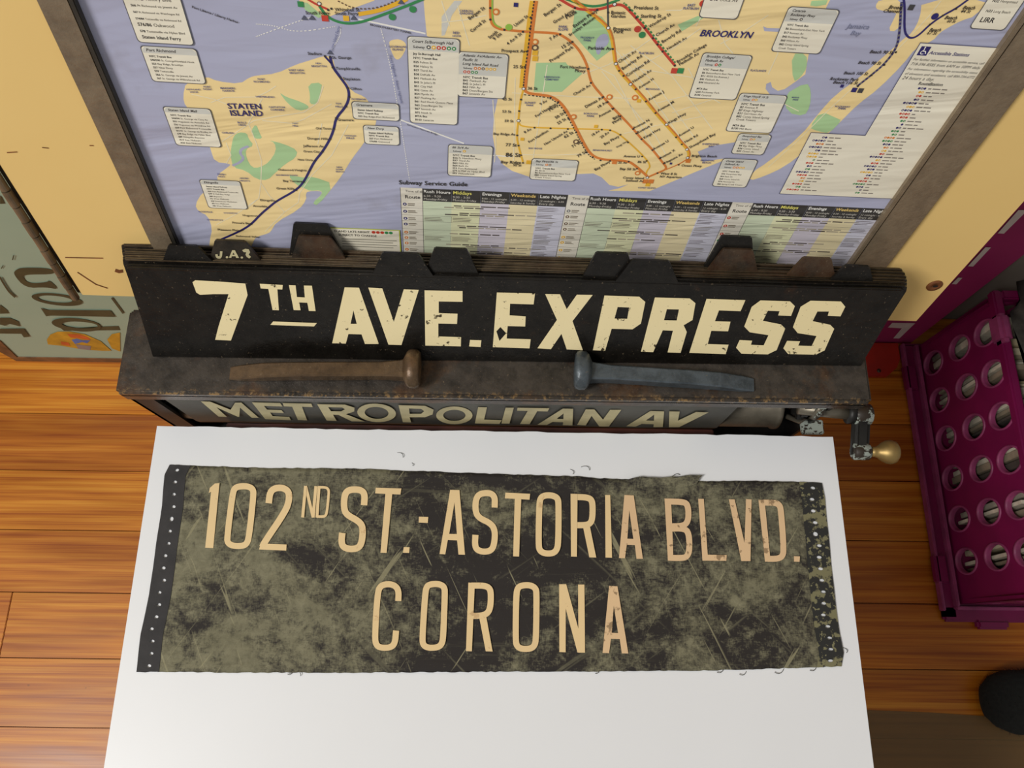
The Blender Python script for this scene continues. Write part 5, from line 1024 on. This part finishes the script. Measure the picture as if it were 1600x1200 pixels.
bg_ = empty('bag', (1.0, .44, .25)); tag(bg_, 'crumpled charcoal fabric bag resting on top of the purple crate', 'bag')
lump('bag_body', (.996, .42, .268), (.172, .15, .07), M['bag'], bg_, 3, .4, .3, lo=.2505)
lump('bag_flap', (.92, .49, .325), (.09, .06, .035), M['bag'], bg_, 8, .5, .5)
tube('strap', [(.822, .475, .335), (.85, .478, .352), (.92, .482, .365), (1.0, .486, .368), (1.1, .47, .352)], .0085, M['bag'], bg_, 10)

# ------------------------------------------------------------------ floor overlay and shoe
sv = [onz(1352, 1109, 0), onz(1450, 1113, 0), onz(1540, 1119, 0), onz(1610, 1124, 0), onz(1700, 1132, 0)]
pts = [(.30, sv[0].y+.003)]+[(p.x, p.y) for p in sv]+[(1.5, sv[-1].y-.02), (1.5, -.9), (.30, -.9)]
foverlay = slab('floor_overlay', pts, .0002, .0014, M['sheet'], None, lambda a, b, h: Vector((a, b, h))); tag(foverlay, 'thin smoky translucent overlay dulling the plank floor beside the table', 'mat')  # translucent layer, turns this part of the floor darker and greyer
sh = empty('shoe', (.94, -.10, 0)); tag(sh, 'black fuzzy felt shoe on the plank floor near the purple crate', 'shoe')
prof = [(.802, .012, .012, .022), (.806, .026, .006, .036), (.818, .040, .004, .052), (.84, .050, .004, .066), (.88, .053, .004, .078), (.93, .049, .004, .092), (.97, .045, .004, .100), (1.02, .043, .004, .098), (1.06, .042, .004, .095), (1.085, .034, .006, .088), (1.094, .018, .012, .075)]
rings = []
for x, hw, z0, z1 in prof:
    rings.append([Vector((x, -.098+hw*math.copysign(abs(math.cos(2*math.pi*k/24))**.8, math.cos(2*math.pi*k/24))+random.uniform(-.0008, .0008), z0+(z1-z0)*(.5+.5*math.copysign(abs(math.sin(2*math.pi*k/24))**.8, math.sin(2*math.pi*k/24))))) for k in range(24)])
loft('upper', rings, M['shoe'], sh)
loft('sole', [[Vector((x, -.098+(hw+.002)*math.cos(2*math.pi*k/24), max(0, z))) for k in range(24)] for x, hw, z in ()] or [[Vector((.81+.28*(.5-.5*math.cos(math.pi*i/10)) , -.098+(.048*math.sin(math.pi*(i+.6)/11.2))*math.cos(2*math.pi*k/16), .006+.006*math.sin(2*math.pi*k/16))) for k in range(16)] for i in range(11)], M['sole'], sh)

fz_v, fz_f = [], []; rf = random.Random(5)
for i in range(700):
    x = rf.uniform(.803, .95); 
    for (x_a, h_a, za, zb_), (x_b, h_b, zc_, zd) in zip(prof, prof[1:]):
        if x_a <= x <= x_b: f_ = (x-x_a)/(x_b-x_a); hw = h_a+(h_b-h_a)*f_; z0 = za+(zc_-za)*f_; z1 = zb_+(zd-zb_)*f_
    a = rf.uniform(-.3, math.pi+.3); p = Vector((x, -.098+hw*math.cos(a), z0+(z1-z0)*(.5+.5*math.sin(a)))); d = Vector((rf.uniform(-.8, .3), math.cos(a), math.sin(a))).normalized()*rf.uniform(.002, .0055)
    q = Vector((.0004, .0004, 0)); n = len(fz_v); fz_v += [p-q, p+q, p+d+Vector((rf.uniform(-.002, .002), rf.uniform(-.002, .002), 0))]; fz_f.append((n, n+1, n+2))
tag(mk('fuzz', fz_v, fz_f, M['shoe'], sh), kind='stuff')
